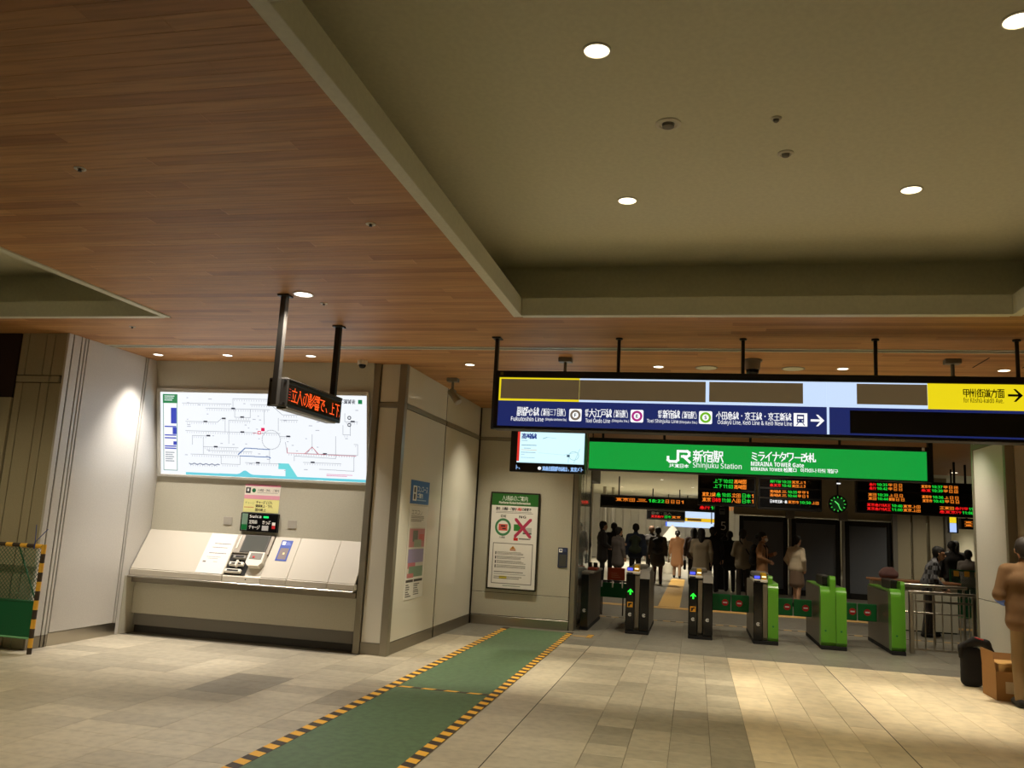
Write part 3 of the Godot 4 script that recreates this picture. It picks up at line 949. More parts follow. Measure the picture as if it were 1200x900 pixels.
func build_ticket_bay() -> void:
	# lit fare map in the leaning wall
	var up := Vector3(0, 1.443, 0.30).normalized()
	var nrm := Vector3(0, -0.30, 1.443).normalized()
	var base := Vector3(-5.37, 1.957, -9.66)
	var t := thing("fare_map", "wide lit white railway fare map above the ticket machine", "light box", base)
	var B := Basis(Vector3.RIGHT, up, nrm)
	var x0 := -1.43
	var x1 := 1.43
	var y0 := 0.035
	var y1 := 1.10
	var fr := MB.new()
	var q := Transform3D(B, Vector3.ZERO)
	for s in [[x0 - 0.05, x0, 0.0, y1 + 0.05], [x1, x1 + 0.03, 0.0, y1 + 0.05], [x0, x1, y1, y1 + 0.05], [x0, x1, 0.0, y0]]:
		obj("frame_bar", MB.new().put(MB.new().box(Vector3(s[0], s[2], 0.0), Vector3(s[1], s[3], 0.035), 0.004), q), plain(srgb(206, 204, 196), 0.5), t)
	var pm := MB.new()
	pm.quad_uv(q * Vector3(x0, y0, 0.02), q * Vector3(x1, y0, 0.02), q * Vector3(x1, y1, 0.02), q * Vector3(x0, y1, 0.02))
	obj("lit_map_panel", pm, printed(fare_map(), 0.4, 1.0), t)
	area_light("map_light", t, q * Vector3(0, 0.56, 0.05), Vector2(2.8, 1.0), 0.15, Color(0.9, 0.95, 1.0), B * Basis(Vector3.UP, PI))
	# sloping counter
	t = thing("ticket_counter", "long sloping white counter built into the ticket bay", "counter", Vector3(-5.36, 0, -9.5))
	var xs := [-6.86, -5.585, -5.085, -4.74, -4.21, -3.865]
	for k in 5:
		if k == 1:
			continue
		slope_box("top_panel", xs[k] - t.position.x + 0.0015, xs[k + 1] - t.position.x - 0.0015, 0.0, 0.565, -0.02, 0.0, M.counter_white, t, 0.003)
		bx("front_lip", Vector3(xs[k] + 5.36 + 0.0015, 0.71, -0.02 + 0.0), Vector3(xs[k + 1] + 5.36 - 0.0015, 0.785, 0.175), M.counter_white, t, 0.006)
	bx("steel_edge", Vector3(-1.5, 0.685, -0.02), Vector3(1.495, 0.708, 0.21), M.steel, t, 0.006)
	bx("drip_ledge", Vector3(-1.5, 0.62, -0.02), Vector3(1.495, 0.684, 0.12), M.steel_dull, t, 0.006)
	bx("apron", Vector3(-1.5, 0.24, -0.13), Vector3(1.495, 0.62, 0.05), M.beige_panel, t, 0.004)
	bx("kick_panel", Vector3(-1.5, 0.09, -0.13), Vector3(1.495, 0.235, -0.01), M.mid_grey, t, 0.003)
	bx("plinth", Vector3(-1.5, 0.0, -0.13), Vector3(1.495, 0.088, -0.05), M.dark_grey, t)
	bx("end_cheek", Vector3(-1.508, 0.0, -0.13), Vector3(-1.50, 0.70, 0.24), M.beige_panel, t)
	# the machine
	var o := thing("ticket_machine", "black and silver ticket machine set into the white counter", "ticket machine", Vector3(-5.335, 0, -9.5))
	slope_box("fascia_plate", -0.245, 0.245, 0.30, 0.565, -0.02, 0.012, plain(srgb(170, 162, 150), 0.3, 0.7), o, 0.004)
	slope_box("side_trim", -0.215, -0.195, 0.36, 0.55, 0.012, 0.018, M.ivory, o, 0.002)
	slope_box("bezel", -0.15, 0.20, 0.315, 0.56, 0.012, 0.02, M.dark_grey, o, 0.003)
	slope_box("touch_screen", -0.13, 0.18, 0.33, 0.545, 0.0195, 0.022, plain(srgb(86, 88, 84), 0.08), o)
	slope_box("lower_plate", -0.245, 0.245, 0.0, 0.298, -0.06, -0.02, M.ivory, o, 0.003)
	slope_box("cash_recess", -0.242, 0.03, 0.015, 0.28, -0.018, -0.012, M.black_matt, o)
	for k in 3:
		var s := 0.055 + 0.095 * k
		slope_box("slot_housing", -0.235 + 0.02 * k, -0.02, s - 0.028, s + 0.022, -0.012, 0.03, M.ivory if k < 2 else M.mid_grey, o, 0.008)
		slope_box("slot_mouth", -0.20 + 0.02 * k, -0.05, s - 0.012, s + 0.008, 0.03, 0.033, M.black_matt, o)
	slope_box("divider_knob", -0.12, -0.09, 0.10, 0.19, 0.0, 0.05, M.ivory, o, 0.008)
	var tray := MB.new()
	tray.prism(PackedVector2Array([Vector2(0.02, 0.30), Vector2(0.23, 0.30), Vector2(0.235, 0.16), Vector2(0.20, 0.115), Vector2(0.06, 0.115), Vector2(0.02, 0.15)]), slope_at(0, 0, -0.02) - Vector3(0, 0, -9.5), Vector3.RIGHT, Vector3(0, 0.847, -0.5315), Vector3(0, 0.5315, 0.847) * 0.085)
	obj("coin_tray", tray, M.ivory, o)
	slope_box("tray_hollow", 0.05, 0.21, 0.20, 0.285, 0.064, 0.068, M.mid_grey, o)
	slope_box("coin_slot", 0.09, 0.12, 0.215, 0.24, 0.068, 0.074, M.red, o, 0.003)
	bx("front_lip", Vector3(-0.245, 0.71, -0.02), Vector3(0.245, 0.785, 0.172), M.ivory, o, 0.006)
	bx("key_lock", Vector3(0.06, 0.745, 0.172), Vector3(0.075, 0.76, 0.175), M.black, o)
	# black guide panel above the machine
	bx("guide_panel", Vector3(-0.245, 1.315, -0.165), Vector3(0.265, 1.545, -0.11), M.black_gloss, o, 0.006)
	var zf := -0.108
	bx("card_picture", Vector3(-0.225, 1.33, -0.111), Vector3(-0.145, 1.535, -0.1085), plain(srgb(120, 150, 130), 0.4), o)
	bx("card_base", Vector3(-0.222, 1.335, -0.1084), Vector3(-0.148, 1.40, -0.1075), M.flap_green, o)
	latin("lettering", "Suica", -0.12, 0.04, 1.485, 1.522, zf, M.paper, o)
	bx("green_lamp", Vector3(0.07, 1.488, -0.109), Vector3(0.14, 1.512, -0.107), glow(srgb(30, 235, 110), 1.3), o)
	letter("lettering", "定期券", -0.12, -0.01, 1.415, 1.455, zf, 0.006, M.paper, o)
	letter("lettering", "きっぷ", 0.06, 0.17, 1.415, 1.455, zf, 0.006, M.paper, o)
	letter("lettering", "チャージ", -0.12, 0.03, 1.35, 1.392, zf, 0.006, M.paper, o)
	bx("card_symbol", Vector3(0.06, 1.335, -0.109), Vector3(0.15, 1.395, -0.1075), plain(srgb(190, 190, 190), 0.5), o)
	bx("red_label", Vector3(0.195, 1.36, -0.109), Vector3(0.24, 1.40, -0.1075), M.red, o)
	bx("white_label", Vector3(0.195, 1.402, -0.109), Vector3(0.24, 1.44, -0.1075), M.paper, o)
	# stuck-on notices around the machine
	var im := picture(220, 84, Color(0.96, 0.93, 0.88))
	im.fill_rect(Rect2i(0, 0, 220, 12), Color(0.94, 0.62, 0.72))
	small_print(im, Rect2i(16, 3, 190, 6), 1, Color(0.7, 0.2, 0.4), 0.9)
	im.fill_rect(Rect2i(0, 62, 220, 22), Color(0.94, 0.66, 0.74))
	im.fill_rect(Rect2i(6, 20, 30, 32), Color(0.1, 0.1, 0.1))
	im.fill_rect(Rect2i(14, 26, 12, 16), Color.WHITE)
	ring(im, Vector2(56, 35), 6, 12, Color(0.1, 0.45, 0.25))
	type_on(im, "入場券・改札・ご案内", Rect2i(78, 26, 134, 14), Color(0.15, 0.12, 0.1), 1)
	small_print(im, Rect2i(78, 46, 134, 6), 1, Color(0.6, 0.58, 0.55))
	var nt := notice("pink_notice", "pink and white notice strip on the wall above the ticket machine", Vector3(-5.585, 1.72, -9.658), Vector2(0.49, 0.185), im)
	im = picture(220, 76, Color(0.95, 0.93, 0.62))
	type_on(im, "チャージ", Rect2i(8, 16, 60, 14), Color(0.45, 0.55, 0.3), 1)
	small_print(im, Rect2i(6, 46, 62, 8), 1, Color(0.75, 0.35, 0.25), 0.95)
	type_on(im, "チャージ（ご入", Rect2i(78, 10, 100, 15), Color(0.12, 0.1, 0.05), 2)
	type_on(im, "運賃表上・下入", Rect2i(76, 32, 104, 14), Color(0.12, 0.1, 0.05), 2)
	type_on(im, "面内表上", Rect2i(76, 54, 66, 14), Color(0.12, 0.1, 0.05), 2)
	notice("yellow_notice", "pale yellow notice with black writing directly above the black guide panel", Vector3(-5.585, 1.553, -9.657), Vector2(0.49, 0.165), im)
	im = picture(160, 240, Color(0.87, 0.86, 0.84))
	for r in [[44, 60, 100, 8], [40, 84, 100, 6], [34, 118, 110, 8], [30, 142, 90, 5], [40, 152, 60, 4], [18, 168, 20, 18], [80, 170, 26, 4]]:
		small_print(im, Rect2i(r[0], r[1], r[2], r[3]), 1, Color(0.25, 0.2, 0.2), 0.9)
	var pp := thing("paper_notice", "white paper notice taped to the sloping counter left of the machine", "notice", slope_at(-5.775, 0.02))
	var pq := MB.new()
	pq.quad_uv(slope_at(-5.965, 0.005, 0.003) - pp.position, slope_at(-5.60, 0.005, 0.003) - pp.position, slope_at(-5.60, 0.56, 0.003) - pp.position, slope_at(-5.965, 0.56, 0.003) - pp.position)
	obj("sheet", pq, printed(im, 0.6), pp)
	pp = thing("blue_sticker", "small blue sticker with a brown picture on the counter right of the machine", "sticker", slope_at(-4.9, 0.24))
	im = picture(48, 84, Color(0.22, 0.32, 0.66))
	im.fill_rect(Rect2i(5, 5, 14, 14), Color.WHITE)
	small_print(im, Rect2i(22, 8, 22, 14), 3, Color(0.6, 0.66, 0.9))
	im.fill_rect(Rect2i(6, 32, 36, 46), Color(0.5, 0.45, 0.45))
	im.fill_rect(Rect2i(22, 50, 8, 8), Color(0.95, 0.85, 0.6))
	pq = MB.new()
	pq.quad_uv(slope_at(-4.98, 0.235, 0.003) - pp.position, slope_at(-4.83, 0.235, 0.003) - pp.position, slope_at(-4.83, 0.52, 0.003) - pp.position, slope_at(-4.98, 0.52, 0.003) - pp.position)
	obj("print", pq, printed(im, 0.4), pp)
	for k in 2:
		var xx: float = [-5.84, -4.95][k]
		var pl := thing("wall_plate", "small grey square cover plate on the wall, %s of the ticket machine's guide panel" % ["left", "right"][k], "cover plate", Vector3(xx + 0.06, 1.38, -9.658))
		bx("plate", Vector3(-0.06, 0, 0), Vector3(0.06, 0.10, 0.006), plain(srgb(176, 170, 158), 0.4), pl, 0.002)

func notice(called: String, label: String, at: Vector3, size: Vector2, im: Image) -> Node3D:
	var t := thing(called, label, "notice", at)
	bx("backing", Vector3(0, 0, 0), Vector3(size.x, size.y, 0.002), M.paper, t)
	var q := MB.new()
	q.quad_uv(Vector3(0, 0, 0.003), Vector3(size.x, 0, 0.003), Vector3(size.x, size.y, 0.003), Vector3(0, size.y, 0.003))
	obj("print", q, printed(im, 0.5), t)
	return t

# ------------------------------------------------------------------ posters
func build_posters() -> void:
	# framed platform ticket poster
	var im := picture(280, 520, Color(0.95, 0.94, 0.92))
	var green := Color(0.16, 0.42, 0.15)
	var ink := Color(0.12, 0.1, 0.1)
	im.fill_rect(Rect2i(0, 0, 280, 66), green)
	type_on(im, "入場券のご案内", Rect2i(62, 12, 156, 26), Color.WHITE, 2)
	small_print(im, Rect2i(46, 48, 190, 9), 1, Color(0.85, 0.9, 0.8), 0.98)
	type_on(im, "駅内に入場券・ご案内", Rect2i(28, 76, 120, 16), ink, 2)
	type_on(im, "入場券", Rect2i(148, 76, 36, 16), Color(0.8, 0.15, 0.15), 2)
	type_on(im, "の表案です", Rect2i(184, 76, 70, 16), ink, 2)
	small_print(im, Rect2i(28, 98, 226, 14), 2, Color(0.5, 0.48, 0.46), 0.95)
	ring(im, Vector2(74, 186), 42, 13, Color(0.25, 0.52, 0.34))
	im.fill_rect(Rect2i(48, 170, 54, 36), Color(0.84, 0.36, 0.3))
	im.fill_rect(Rect2i(62, 176, 26, 8), ink)
	im.fill_rect(Rect2i(70, 192, 22, 6), ink)
	im.fill_rect(Rect2i(140, 168, 50, 36), Color(0.2, 0.5, 0.2))
	im.fill_rect(Rect2i(196, 184, 52, 36), Color(0.75, 0.75, 0.74))
	im.fill_rect(Rect2i(196, 212, 52, 8), Color(0.3, 0.32, 0.3))
	stroke_line(im, Vector2(150, 140), Vector2(240, 234), Color(0.72, 0.2, 0.34), 13)
	stroke_line(im, Vector2(240, 140), Vector2(150, 234), Color(0.72, 0.2, 0.34), 13)
	type_on(im, "入場券", Rect2i(54, 238, 36, 10), ink, 1)
	im.fill_rect(Rect2i(142, 242, 26, 16), Color(0.8, 0.1, 0.1))
	small_print(im, Rect2i(174, 244, 72, 12), 1, ink, 0.95)
	im.fill_rect(Rect2i(20, 274, 240, 222), Color(0.2, 0.18, 0.17))
	im.fill_rect(Rect2i(23, 277, 234, 216), Color(0.95, 0.94, 0.92))
	for k in 18:
		im.fill_rect(Rect2i(140 - k, 288 + k, 2 * k + 1, 1), Color(0.78, 0.5, 0.12))
	im.fill_rect(Rect2i(139, 294, 3, 8), ink)
	im.fill_rect(Rect2i(124, 308, 34, 6), Color(0.7, 0.35, 0.15))
	var y := 322
	for k in 4:
		im.fill_rect(Rect2i(36, y, 6, 16), ink)
		small_print(im, Rect2i(46, y, 180, 18), 3, Color(0.42, 0.4, 0.38), 0.8)
		y += 24
	small_print(im, Rect2i(34, 430, 180, 8), 1, ink, 0.95)
	small_print(im, Rect2i(34, 442, 190, 6), 1, Color(0.5, 0.5, 0.5), 0.9)
	im.fill_rect(Rect2i(66, 454, 46, 16), Color(0.88, 0.8, 0.2))
	small_print(im, Rect2i(34, 456, 190, 18), 2, Color(0.4, 0.38, 0.35), 0.8)
	small_print(im, Rect2i(90, 504, 110, 8), 1, Color(0.45, 0.5, 0.45), 0.95)
	var t := thing("framed_poster", "framed poster with a green header and a red crossed-out picture on the panelled wall", "poster", Vector3(-2.80, 0.55, -13.1))
	bx("case", Vector3(-0.40, 0, 0), Vector3(0.40, 1.52, 0.05), plain(srgb(62, 58, 48), 0.35, 0.6), t, 0.006)
	var q := MB.new()
	q.quad_uv(Vector3(-0.375, 0.025, 0.0512), Vector3(0.375, 0.025, 0.0512), Vector3(0.375, 1.495, 0.0512), Vector3(-0.375, 1.495, 0.0512))
	obj("poster_sheet", q, printed(im, 0.45), t)
	latin("lettering", "OK", -0.22, -0.13, 1.12, 1.16, 0.053, M.black, t)
	latin("lettering", "NG", 0.08, 0.19, 1.12, 1.16, 0.053, M.black, t)
	latin("lettering", "Platform Ticket Information", -0.26, 0.25, 1.335, 1.375, 0.053, M.paper, t)
	# small blue plate near the wall's edge
	im = picture(50, 100, Color(0.14, 0.18, 0.3))
	im.fill_rect(Rect2i(4, 6, 18, 18), Color.WHITE)
	im.fill_rect(Rect2i(10, 10, 8, 8), Color(0.16, 0.25, 0.5))
	small_print(im, Rect2i(25, 8, 22, 14), 3, Color(0.45, 0.5, 0.7))
	im.fill_rect(Rect2i(6, 34, 38, 60), Color(0.3, 0.3, 0.28))
	notice("blue_plate", "small dark blue plate on the panelled wall beside the first gate", Vector3(-2.08, 0.945, -13.1), Vector2(0.15, 0.305), im)
	# two-part guide sheet on the glossy side wall
	im = picture(150, 62, Color(0.12, 0.42, 0.74))
	im.fill_rect(Rect2i(20, 14, 30, 40), Color.WHITE)
	im.fill_rect(Rect2i(28, 18, 12, 14), Color(0.2, 0.2, 0.25))
	im.fill_rect(Rect2i(28, 36, 12, 14), Color(0.2, 0.2, 0.25))
	type_on(im, "コンコース", Rect2i(54, 14, 84, 16), Color.WHITE, 2)
	type_on(im, "ご案内", Rect2i(54, 34, 46, 12), Color.WHITE, 2)
	small_print(im, Rect2i(54, 50, 74, 6), 1, Color(0.8, 0.9, 1.0), 0.95)
	wall_sheet("blue_guide_sheet", "bright blue guide sheet at the top of the glossy side wall", Vector3(-3.45, 1.765, -9.86), 0.75, 0.295, im)
	im = picture(150, 300, Color(0.93, 0.92, 0.89))
	type_on(im, "エスコン", Rect2i(16, 14, 90, 14), ink, 1)
	small_print(im, Rect2i(16, 32, 110, 22), 4, Color(0.5, 0.48, 0.46))
	im.fill_rect(Rect2i(8, 70, 130, 160), Color(0.86, 0.84, 0.8))
	im.fill_rect(Rect2i(12, 74, 124, 60), Color(0.78, 0.5, 0.52))
	im.fill_rect(Rect2i(40, 80, 40, 36), Color(0.42, 0.45, 0.4))
	im.fill_rect(Rect2i(90, 92, 44, 22), Color(0.82, 0.36, 0.36))
	im.fill_rect(Rect2i(52, 110, 60, 24), Color(0.62, 0.66, 0.56))
	im.fill_rect(Rect2i(12, 140, 124, 44), Color(0.62, 0.58, 0.74))
	im.fill_rect(Rect2i(14, 184, 60, 18), Color(0.8, 0.45, 0.5))
	im.fill_rect(Rect2i(24, 196, 112, 34), Color(0.5, 0.6, 0.5))
	im.fill_rect(Rect2i(14, 218, 50, 14), Color(0.78, 0.46, 0.46))
	im.fill_rect(Rect2i(8, 238, 56, 8), Color(0.2, 0.17, 0.15))
	im.fill_rect(Rect2i(70, 238, 70, 8), Color(0.2, 0.17, 0.15))
	small_print(im, Rect2i(10, 252, 44, 44), 6, ink, 0.4)
	small_print(im, Rect2i(72, 252, 60, 40), 6, ink, 0.4)
	wall_sheet("floor_plan_sheet", "white sheet with a pink and purple floor plan on the glossy side wall", Vector3(-3.45, 0.59, -9.88), 0.72, 1.15, im)

func wall_sheet(called: String, label: String, at: Vector3, w: float, h: float, im: Image) -> void:   # on a wall facing +x, its left edge nearest the camera
	var t := thing(called, label, "poster", at)
	bx("sheet", Vector3(0, 0, -w), Vector3(0.003, h, 0), M.paper, t)
	var q := MB.new()
	q.quad_uv(Vector3(0.004, 0, 0), Vector3(0.004, 0, -w), Vector3(0.004, h, -w), Vector3(0.004, h, 0))
	obj("print", q, printed(im, 0.4), t)

# ------------------------------------------------------------------ scrolling display hung across the view
func build_led_sign() -> void:
	var t := thing("scrolling_display", "black hanging display with scrolling orange-red characters in front of the fare map", "display", Vector3(-3.48, 2.47, -6.95))
	bx("housing", Vector3(-0.055, 0, -0.62), Vector3(0.055, 0.235, 0.55), M.black, t, 0.006)
	bx("end_plate", Vector3(-0.09, -0.005, 0.551), Vector3(0.09, 0.24, 0.575), M.dark_grey, t, 0.006)
	bx("top_rail", Vector3(-0.06, 0.236, -0.62), Vector3(0.06, 0.25, 0.55), M.dark_grey, t, 0.004)
	bx("lower_rail", Vector3(-0.04, -0.018, -0.50), Vector3(0.06, -0.001, 0.50), M.steel_dull, t, 0.004)
	for p in [[-0.065, 0.02], [0.065, 0.02], [-0.065, 0.215], [0.065, 0.215]]:
		obj("bolt", MB.new().tube(Vector3(p[0], p[1], 0.575), Vector3(p[0], p[1], 0.58), 0.011, 0.011, 10), M.black_matt, t)
	bx("display_window", Vector3(0.055, 0.03, -0.59), Vector3(0.058, 0.20, 0.50), M.black_gloss, t)
	var mb := MB.new()
	strokes(mb, "立入の影響で、上下線", Vector3(0.06, 0.055, 0.44), Vector3(0, 0, -1), Vector3.UP, 1.12, 0.12, 0.010)
	var cut := MB.new()   # the last character has run half out of the window
	for k in range(0, mb.v.size(), 3):
		if minf(mb.v[k].z, minf(mb.v[k + 1].z, mb.v[k + 2].z)) > -0.585:
			for j in 3:
				cut.v.append(mb.v[k + j])
				cut.n.append(mb.n[k + j])
				cut.uv.append(Vector2.ZERO)
	obj("running_characters", cut, M.led_orange, t).set_meta("kind", "stuff")
	mb = MB.new()
	for k in 5:
		mb.box(Vector3(0.0585, 0.06 + 0.024 * k, 0.45), Vector3(0.0595, 0.066 + 0.024 * k, 0.485))
	var d := obj("edge_dots", mb, glow(srgb(255, 60, 20), 0.5), t)
	d.set_meta("kind", "stuff")
	mb = MB.new()
	for k in 6:
		mb.box(Vector3(0.0605, 0.238, -0.02 - 0.05 * k), Vector3(0.0615, 0.248, -0.055 - 0.05 * k))
	d = obj("faint_lettering", mb, M.mid_grey, t)
	d.set_meta("kind", "stuff")
	for p in [0.545, -0.52]:
		bx("hanger_pole", Vector3(-0.03, 0.0 if p > 0 else 0.236, p - 0.03 + (0.06 if p > 0 else 0.0)), Vector3(0.025, HC - 2.47 - 0.012, p + 0.025 + (0.06 if p > 0 else 0.0)), M.dark_grey if p > 0 else M.black, t, 0.004)
		bx("ceiling_flange", Vector3(-0.055, HC - 2.47 - 0.016, p - 0.05 + (0.06 if p > 0 else 0.0)), Vector3(0.05, HC - 2.47, p + 0.045 + (0.06 if p > 0 else 0.0)), M.black, t, 0.003)
	area_light("display_light", t, Vector3(0.08, 0.12, -0.05), Vector2(1.0, 0.15), 0.15, Color(1.0, 0.35, 0.1), Basis(Vector3.UP, -PI / 2))

# ------------------------------------------------------------------ long blue direction sign
func arrow_right(x0: float, x1: float, y0: float, y1: float, z: float, pen: float, m: Material, parent: Node) -> void:
	var mb := MB.new()
	var yc := (y0 + y1) / 2
	var hh := (y1 - y0) / 2
	mb.box(Vector3(x0, yc - pen / 2, z - 0.001), Vector3(x1 - pen * 0.8, yc + pen / 2, z))
	var p := pen * 0.72
	for s in [-1.0, 1.0]:
		mb.prism(PackedVector2Array([Vector2(x1, yc), Vector2(x1 - hh, yc + s * hh), Vector2(x1 - hh - p * 1.3, yc + s * hh), Vector2(x1 - p * 2.0, yc)]), Vector3(0, 0, z - 0.001), Vector3.RIGHT, Vector3.UP, Vector3(0, 0, 0.001))
	obj("arrow", mb, m, parent)

func line_badge(x0: float, x1: float, y0: float, y1: float, z: float, col: Color, txt: String, parent: Node) -> void:
	var c := Vector2((x0 + x1) / 2, (y0 + y1) / 2)
	var h := (x1 - x0) / 2
	var poly := PackedVector2Array()
	for k in 4:
		var cc := c + Vector2([1, -1, -1, 1][k], [1, 1, -1, -1][k]) * h * 0.78
		for j in 4:
			var a := PI / 2 * k + PI / 2 * j / 3.0
			poly.append(cc + Vector2(cos(a), sin(a)) * h * 0.22)
	var b := obj("line_badge", MB.new().prism(poly, Vector3(0, 0, z - 0.002), Vector3.RIGHT, Vector3.UP, Vector3(0, 0, 0.002)), M.letter_white, parent)
	var ringm := MB.new()
	for k in 28:
		var a := TAU * k / 28
		var d := TAU * (k + 1) / 28
		var e := [Vector2(cos(a), sin(a)), Vector2(cos(d), sin(d))]
		ringm.quad(Vector3(c.x + e[0].x * h * 0.5, c.y + e[0].y * h * 0.5, z + 0.001), Vector3(c.x + e[0].x * h * 0.84, c.y + e[0].y * h * 0.84, z + 0.001), Vector3(c.x + e[1].x * h * 0.84, c.y + e[1].y * h * 0.84, z + 0.001), Vector3(c.x + e[1].x * h * 0.5, c.y + e[1].y * h * 0.5, z + 0.001))
	obj("badge_ring", ringm, glow(col, 0.9), b)
	latin("badge_letter", txt, c.x - h * 0.16, c.x + h * 0.18, c.y - h * 0.26, c.y + h * 0.26, z + 0.001, M.black, b)

func build_blue_sign() -> void:
	var t := thing("direction_sign", "long black-framed hanging sign with a blue lower band and covered panels", "sign")
	var z := -7.87
	var zf := z + 0.004
	bx("housing", Vector3(-1.955, 2.50, -8.07), Vector3(4.32, 3.075, z - 0.02), M.black, t, 0.004)
	bx("frame_bar", Vector3(-1.955, 3.01, z - 0.019), Vector3(4.32, 3.075, z + 0.012), M.black, t, 0.004)
	bx("frame_bar", Vector3(-1.955, 2.50, z - 0.019), Vector3(4.32, 2.528, z + 0.012), M.black, t, 0.004)
	bx("frame_bar", Vector3(-1.955, 2.529, z - 0.019), Vector3(-1.91, 3.009, z + 0.012), M.black, t, 0.004)
	var navy := glow(srgb(30, 40, 96), 1.0)
	var yel := glow(srgb(236, 214, 24), 1.0)
	bx("lit_blue_panel", Vector3(-1.908, 2.529, z - 0.018), Vector3(1.150, 2.778, z), navy, t)
	bx("lit_blue_panel", Vector3(1.172, 2.529, z - 0.018), Vector3(4.28, 2.778, z), navy, t)
	bx("lit_divider", Vector3(1.151, 2.529, z - 0.018), Vector3(1.171, 3.008, z), M.white_lit, t)
	bx("lit_yellow_panel", Vector3(-1.908, 2.779, z - 0.018), Vector3(-1.111, 3.008, z), yel, t)
	bx("lit_white_panel", Vector3(-1.109, 2.779, z - 0.018), Vector3(1.150, 3.008, z), M.white_lit, t)
	bx("lit_white_panel", Vector3(1.172, 2.779, z - 0.018), Vector3(1.995, 3.008, z), M.white_lit, t)
	bx("lit_yellow_panel", Vector3(1.996, 2.779, z - 0.018), Vector3(4.28, 3.008, z), yel, t)
	var cov := glow(srgb(70, 60, 42), 1.0).duplicate()   # brown sheets stuck over the lit panels: a little light comes through
	cov.albedo_color = srgb(140, 124, 96)
	cov.roughness = 0.7
	bx("backlit_cover_sheet", Vector3(-1.89, 2.798, z + 0.0005), Vector3(-1.111, 2.993, z + 0.003), cov, t)
	bx("backlit_cover_sheet", Vector3(-1.109, 2.798, z + 0.0005), Vector3(0.08, 2.993, z + 0.003), cov, t)
	bx("backlit_cover_sheet", Vector3(0.112, 2.805, z + 0.0005), Vector3(0.946, 2.993, z + 0.003), cov, t)
	bx("backlit_cover_sheet", Vector3(1.407, 2.81, z + 0.0005), Vector3(1.993, 2.996, z + 0.003), cov, t)
	bx("black_cover", Vector3(1.346, 2.545, z + 0.0005), Vector3(4.27, 2.752, z + 0.003), M.black_matt, t)
	var W := M.letter_white as Material
	letter("lettering", "副都心線", -1.715, -1.494, 2.633, 2.713, zf, 0.0066, W, t)
	letter("lettering", "（新宿三丁目駅）", -1.490, -1.222, 2.638, 2.706, zf, 0.0042, W, t)
	latin("lettering", "Fukutoshin Line", -1.771, -1.448, 2.578, 2.622, zf, W, t, false)
	latin("lettering", "(Shinjuku-sanchome Sta.)", -1.431, -1.223, 2.582, 2.614, zf, W, t, false)
	line_badge(-1.199, -1.079, 2.589, 2.709, zf, srgb(124, 108, 92), "F", t)
	letter("lettering", "都", -1.047, -1.012, 2.676, 2.706, zf, 0.0032, W, t)
	letter("lettering", "営", -1.047, -1.012, 2.640, 2.670, zf, 0.0032, W, t)
	letter("lettering", "大江戸線", -1.006, -0.789, 2.634, 2.712, zf, 0.0066, W, t)
	letter("lettering", "（新宿駅）", -0.785, -0.625, 2.638, 2.706, zf, 0.0042, W, t)
	latin("lettering", "Toei Ōedo Line", -1.04, -0.803, 2.580, 2.625, zf, W, t, false)
	latin("lettering", "(Shinjuku Sta.)", -0.787, -0.626, 2.584, 2.616, zf, W, t, false)
	line_badge(-0.611, -0.491, 2.593, 2.713, zf, srgb(180, 20, 130), "E", t)
	letter("lettering", "都", -0.356, -0.318, 2.680, 2.711, zf, 0.0032, W, t)
	letter("lettering", "営", -0.356, -0.318, 2.644, 2.674, zf, 0.0032, W, t)
	letter("lettering", "新宿線", -0.312, -0.151, 2.642, 2.715, zf, 0.0066, W, t)
	letter("lettering", "（新宿駅）", -0.147, 0.012, 2.644, 2.708, zf, 0.0042, W, t)
	latin("lettering", "Toei Shinjuku Line", -0.457, -0.165, 2.584, 2.630, zf, W, t, false)
	latin("lettering", "(Shinjuku Sta.)", -0.157, 0.007, 2.588, 2.620, zf, W, t, false)
	line_badge(0.022, 0.142, 2.595, 2.715, zf, srgb(120, 196, 30), "S", t)
	letter("lettering", "小田急線・京王線・京王新線", 0.176, 0.845, 2.645, 2.712, zf, 0.006, W, t)
	latin("lettering", "Odakyū Line, Keiō Line & Keiō New Line", 0.192, 0.849, 2.586, 2.637, zf, W, t, false)
	# train symbol: white square with a dark front of a train
	var b := bx("train_symbol", Vector3(0.864, 2.595, z + 0.001), Vector3(0.982, 2.716, zf), W, t)
	bx("train_front", Vector3(0.892, 2.628, zf), Vector3(0.954, 2.702, zf + 0.001), navy, b, 0.0)
	bx("train_window", Vector3(0.900, 2.664, zf + 0.001), Vector3(0.946, 2.686, zf + 0.002), W, b)
	bx("headlamp", Vector3(0.901, 2.640, zf + 0.001), Vector3(0.911, 2.650, zf + 0.002), W, b)
	bx("headlamp", Vector3(0.935, 2.640, zf + 0.001), Vector3(0.945, 2.650, zf + 0.002), W, b)
	for s in [-1.0, 1.0]:
		obj("rail_leg", MB.new().prism(PackedVector2Array([Vector2(0.923 + s * 0.015, 2.626), Vector2(0.923 + s * 0.022, 2.626), Vector2(0.923 + s * 0.04, 2.604), Vector2(0.923 + s * 0.03, 2.604)]), Vector3(0, 0, zf), Vector3.RIGHT, Vector3.UP, Vector3(0, 0, 0.001)), navy, b)
	arrow_right(1.011, 1.128, 2.60, 2.705, zf, 0.02, W, t)
	letter("lettering", "甲州街道方面", 2.28, 2.613, 2.893, 2.962, zf, 0.0075, M.black_matt, t)
	latin("lettering", "for Kōshū-kaidō Ave.", 2.284, 2.603, 2.842, 2.888, zf, plain(srgb(90, 84, 30), 0.6), t, false)
	arrow_right(2.639, 2.757, 2.857, 2.969, zf, 0.02, M.black_matt, t)
	bx("maker_plate", Vector3(-1.90, 3.03, z + 0.012), Vector3(-1.87, 3.06, z + 0.013), plain(srgb(120, 110, 50), 0.5), t)
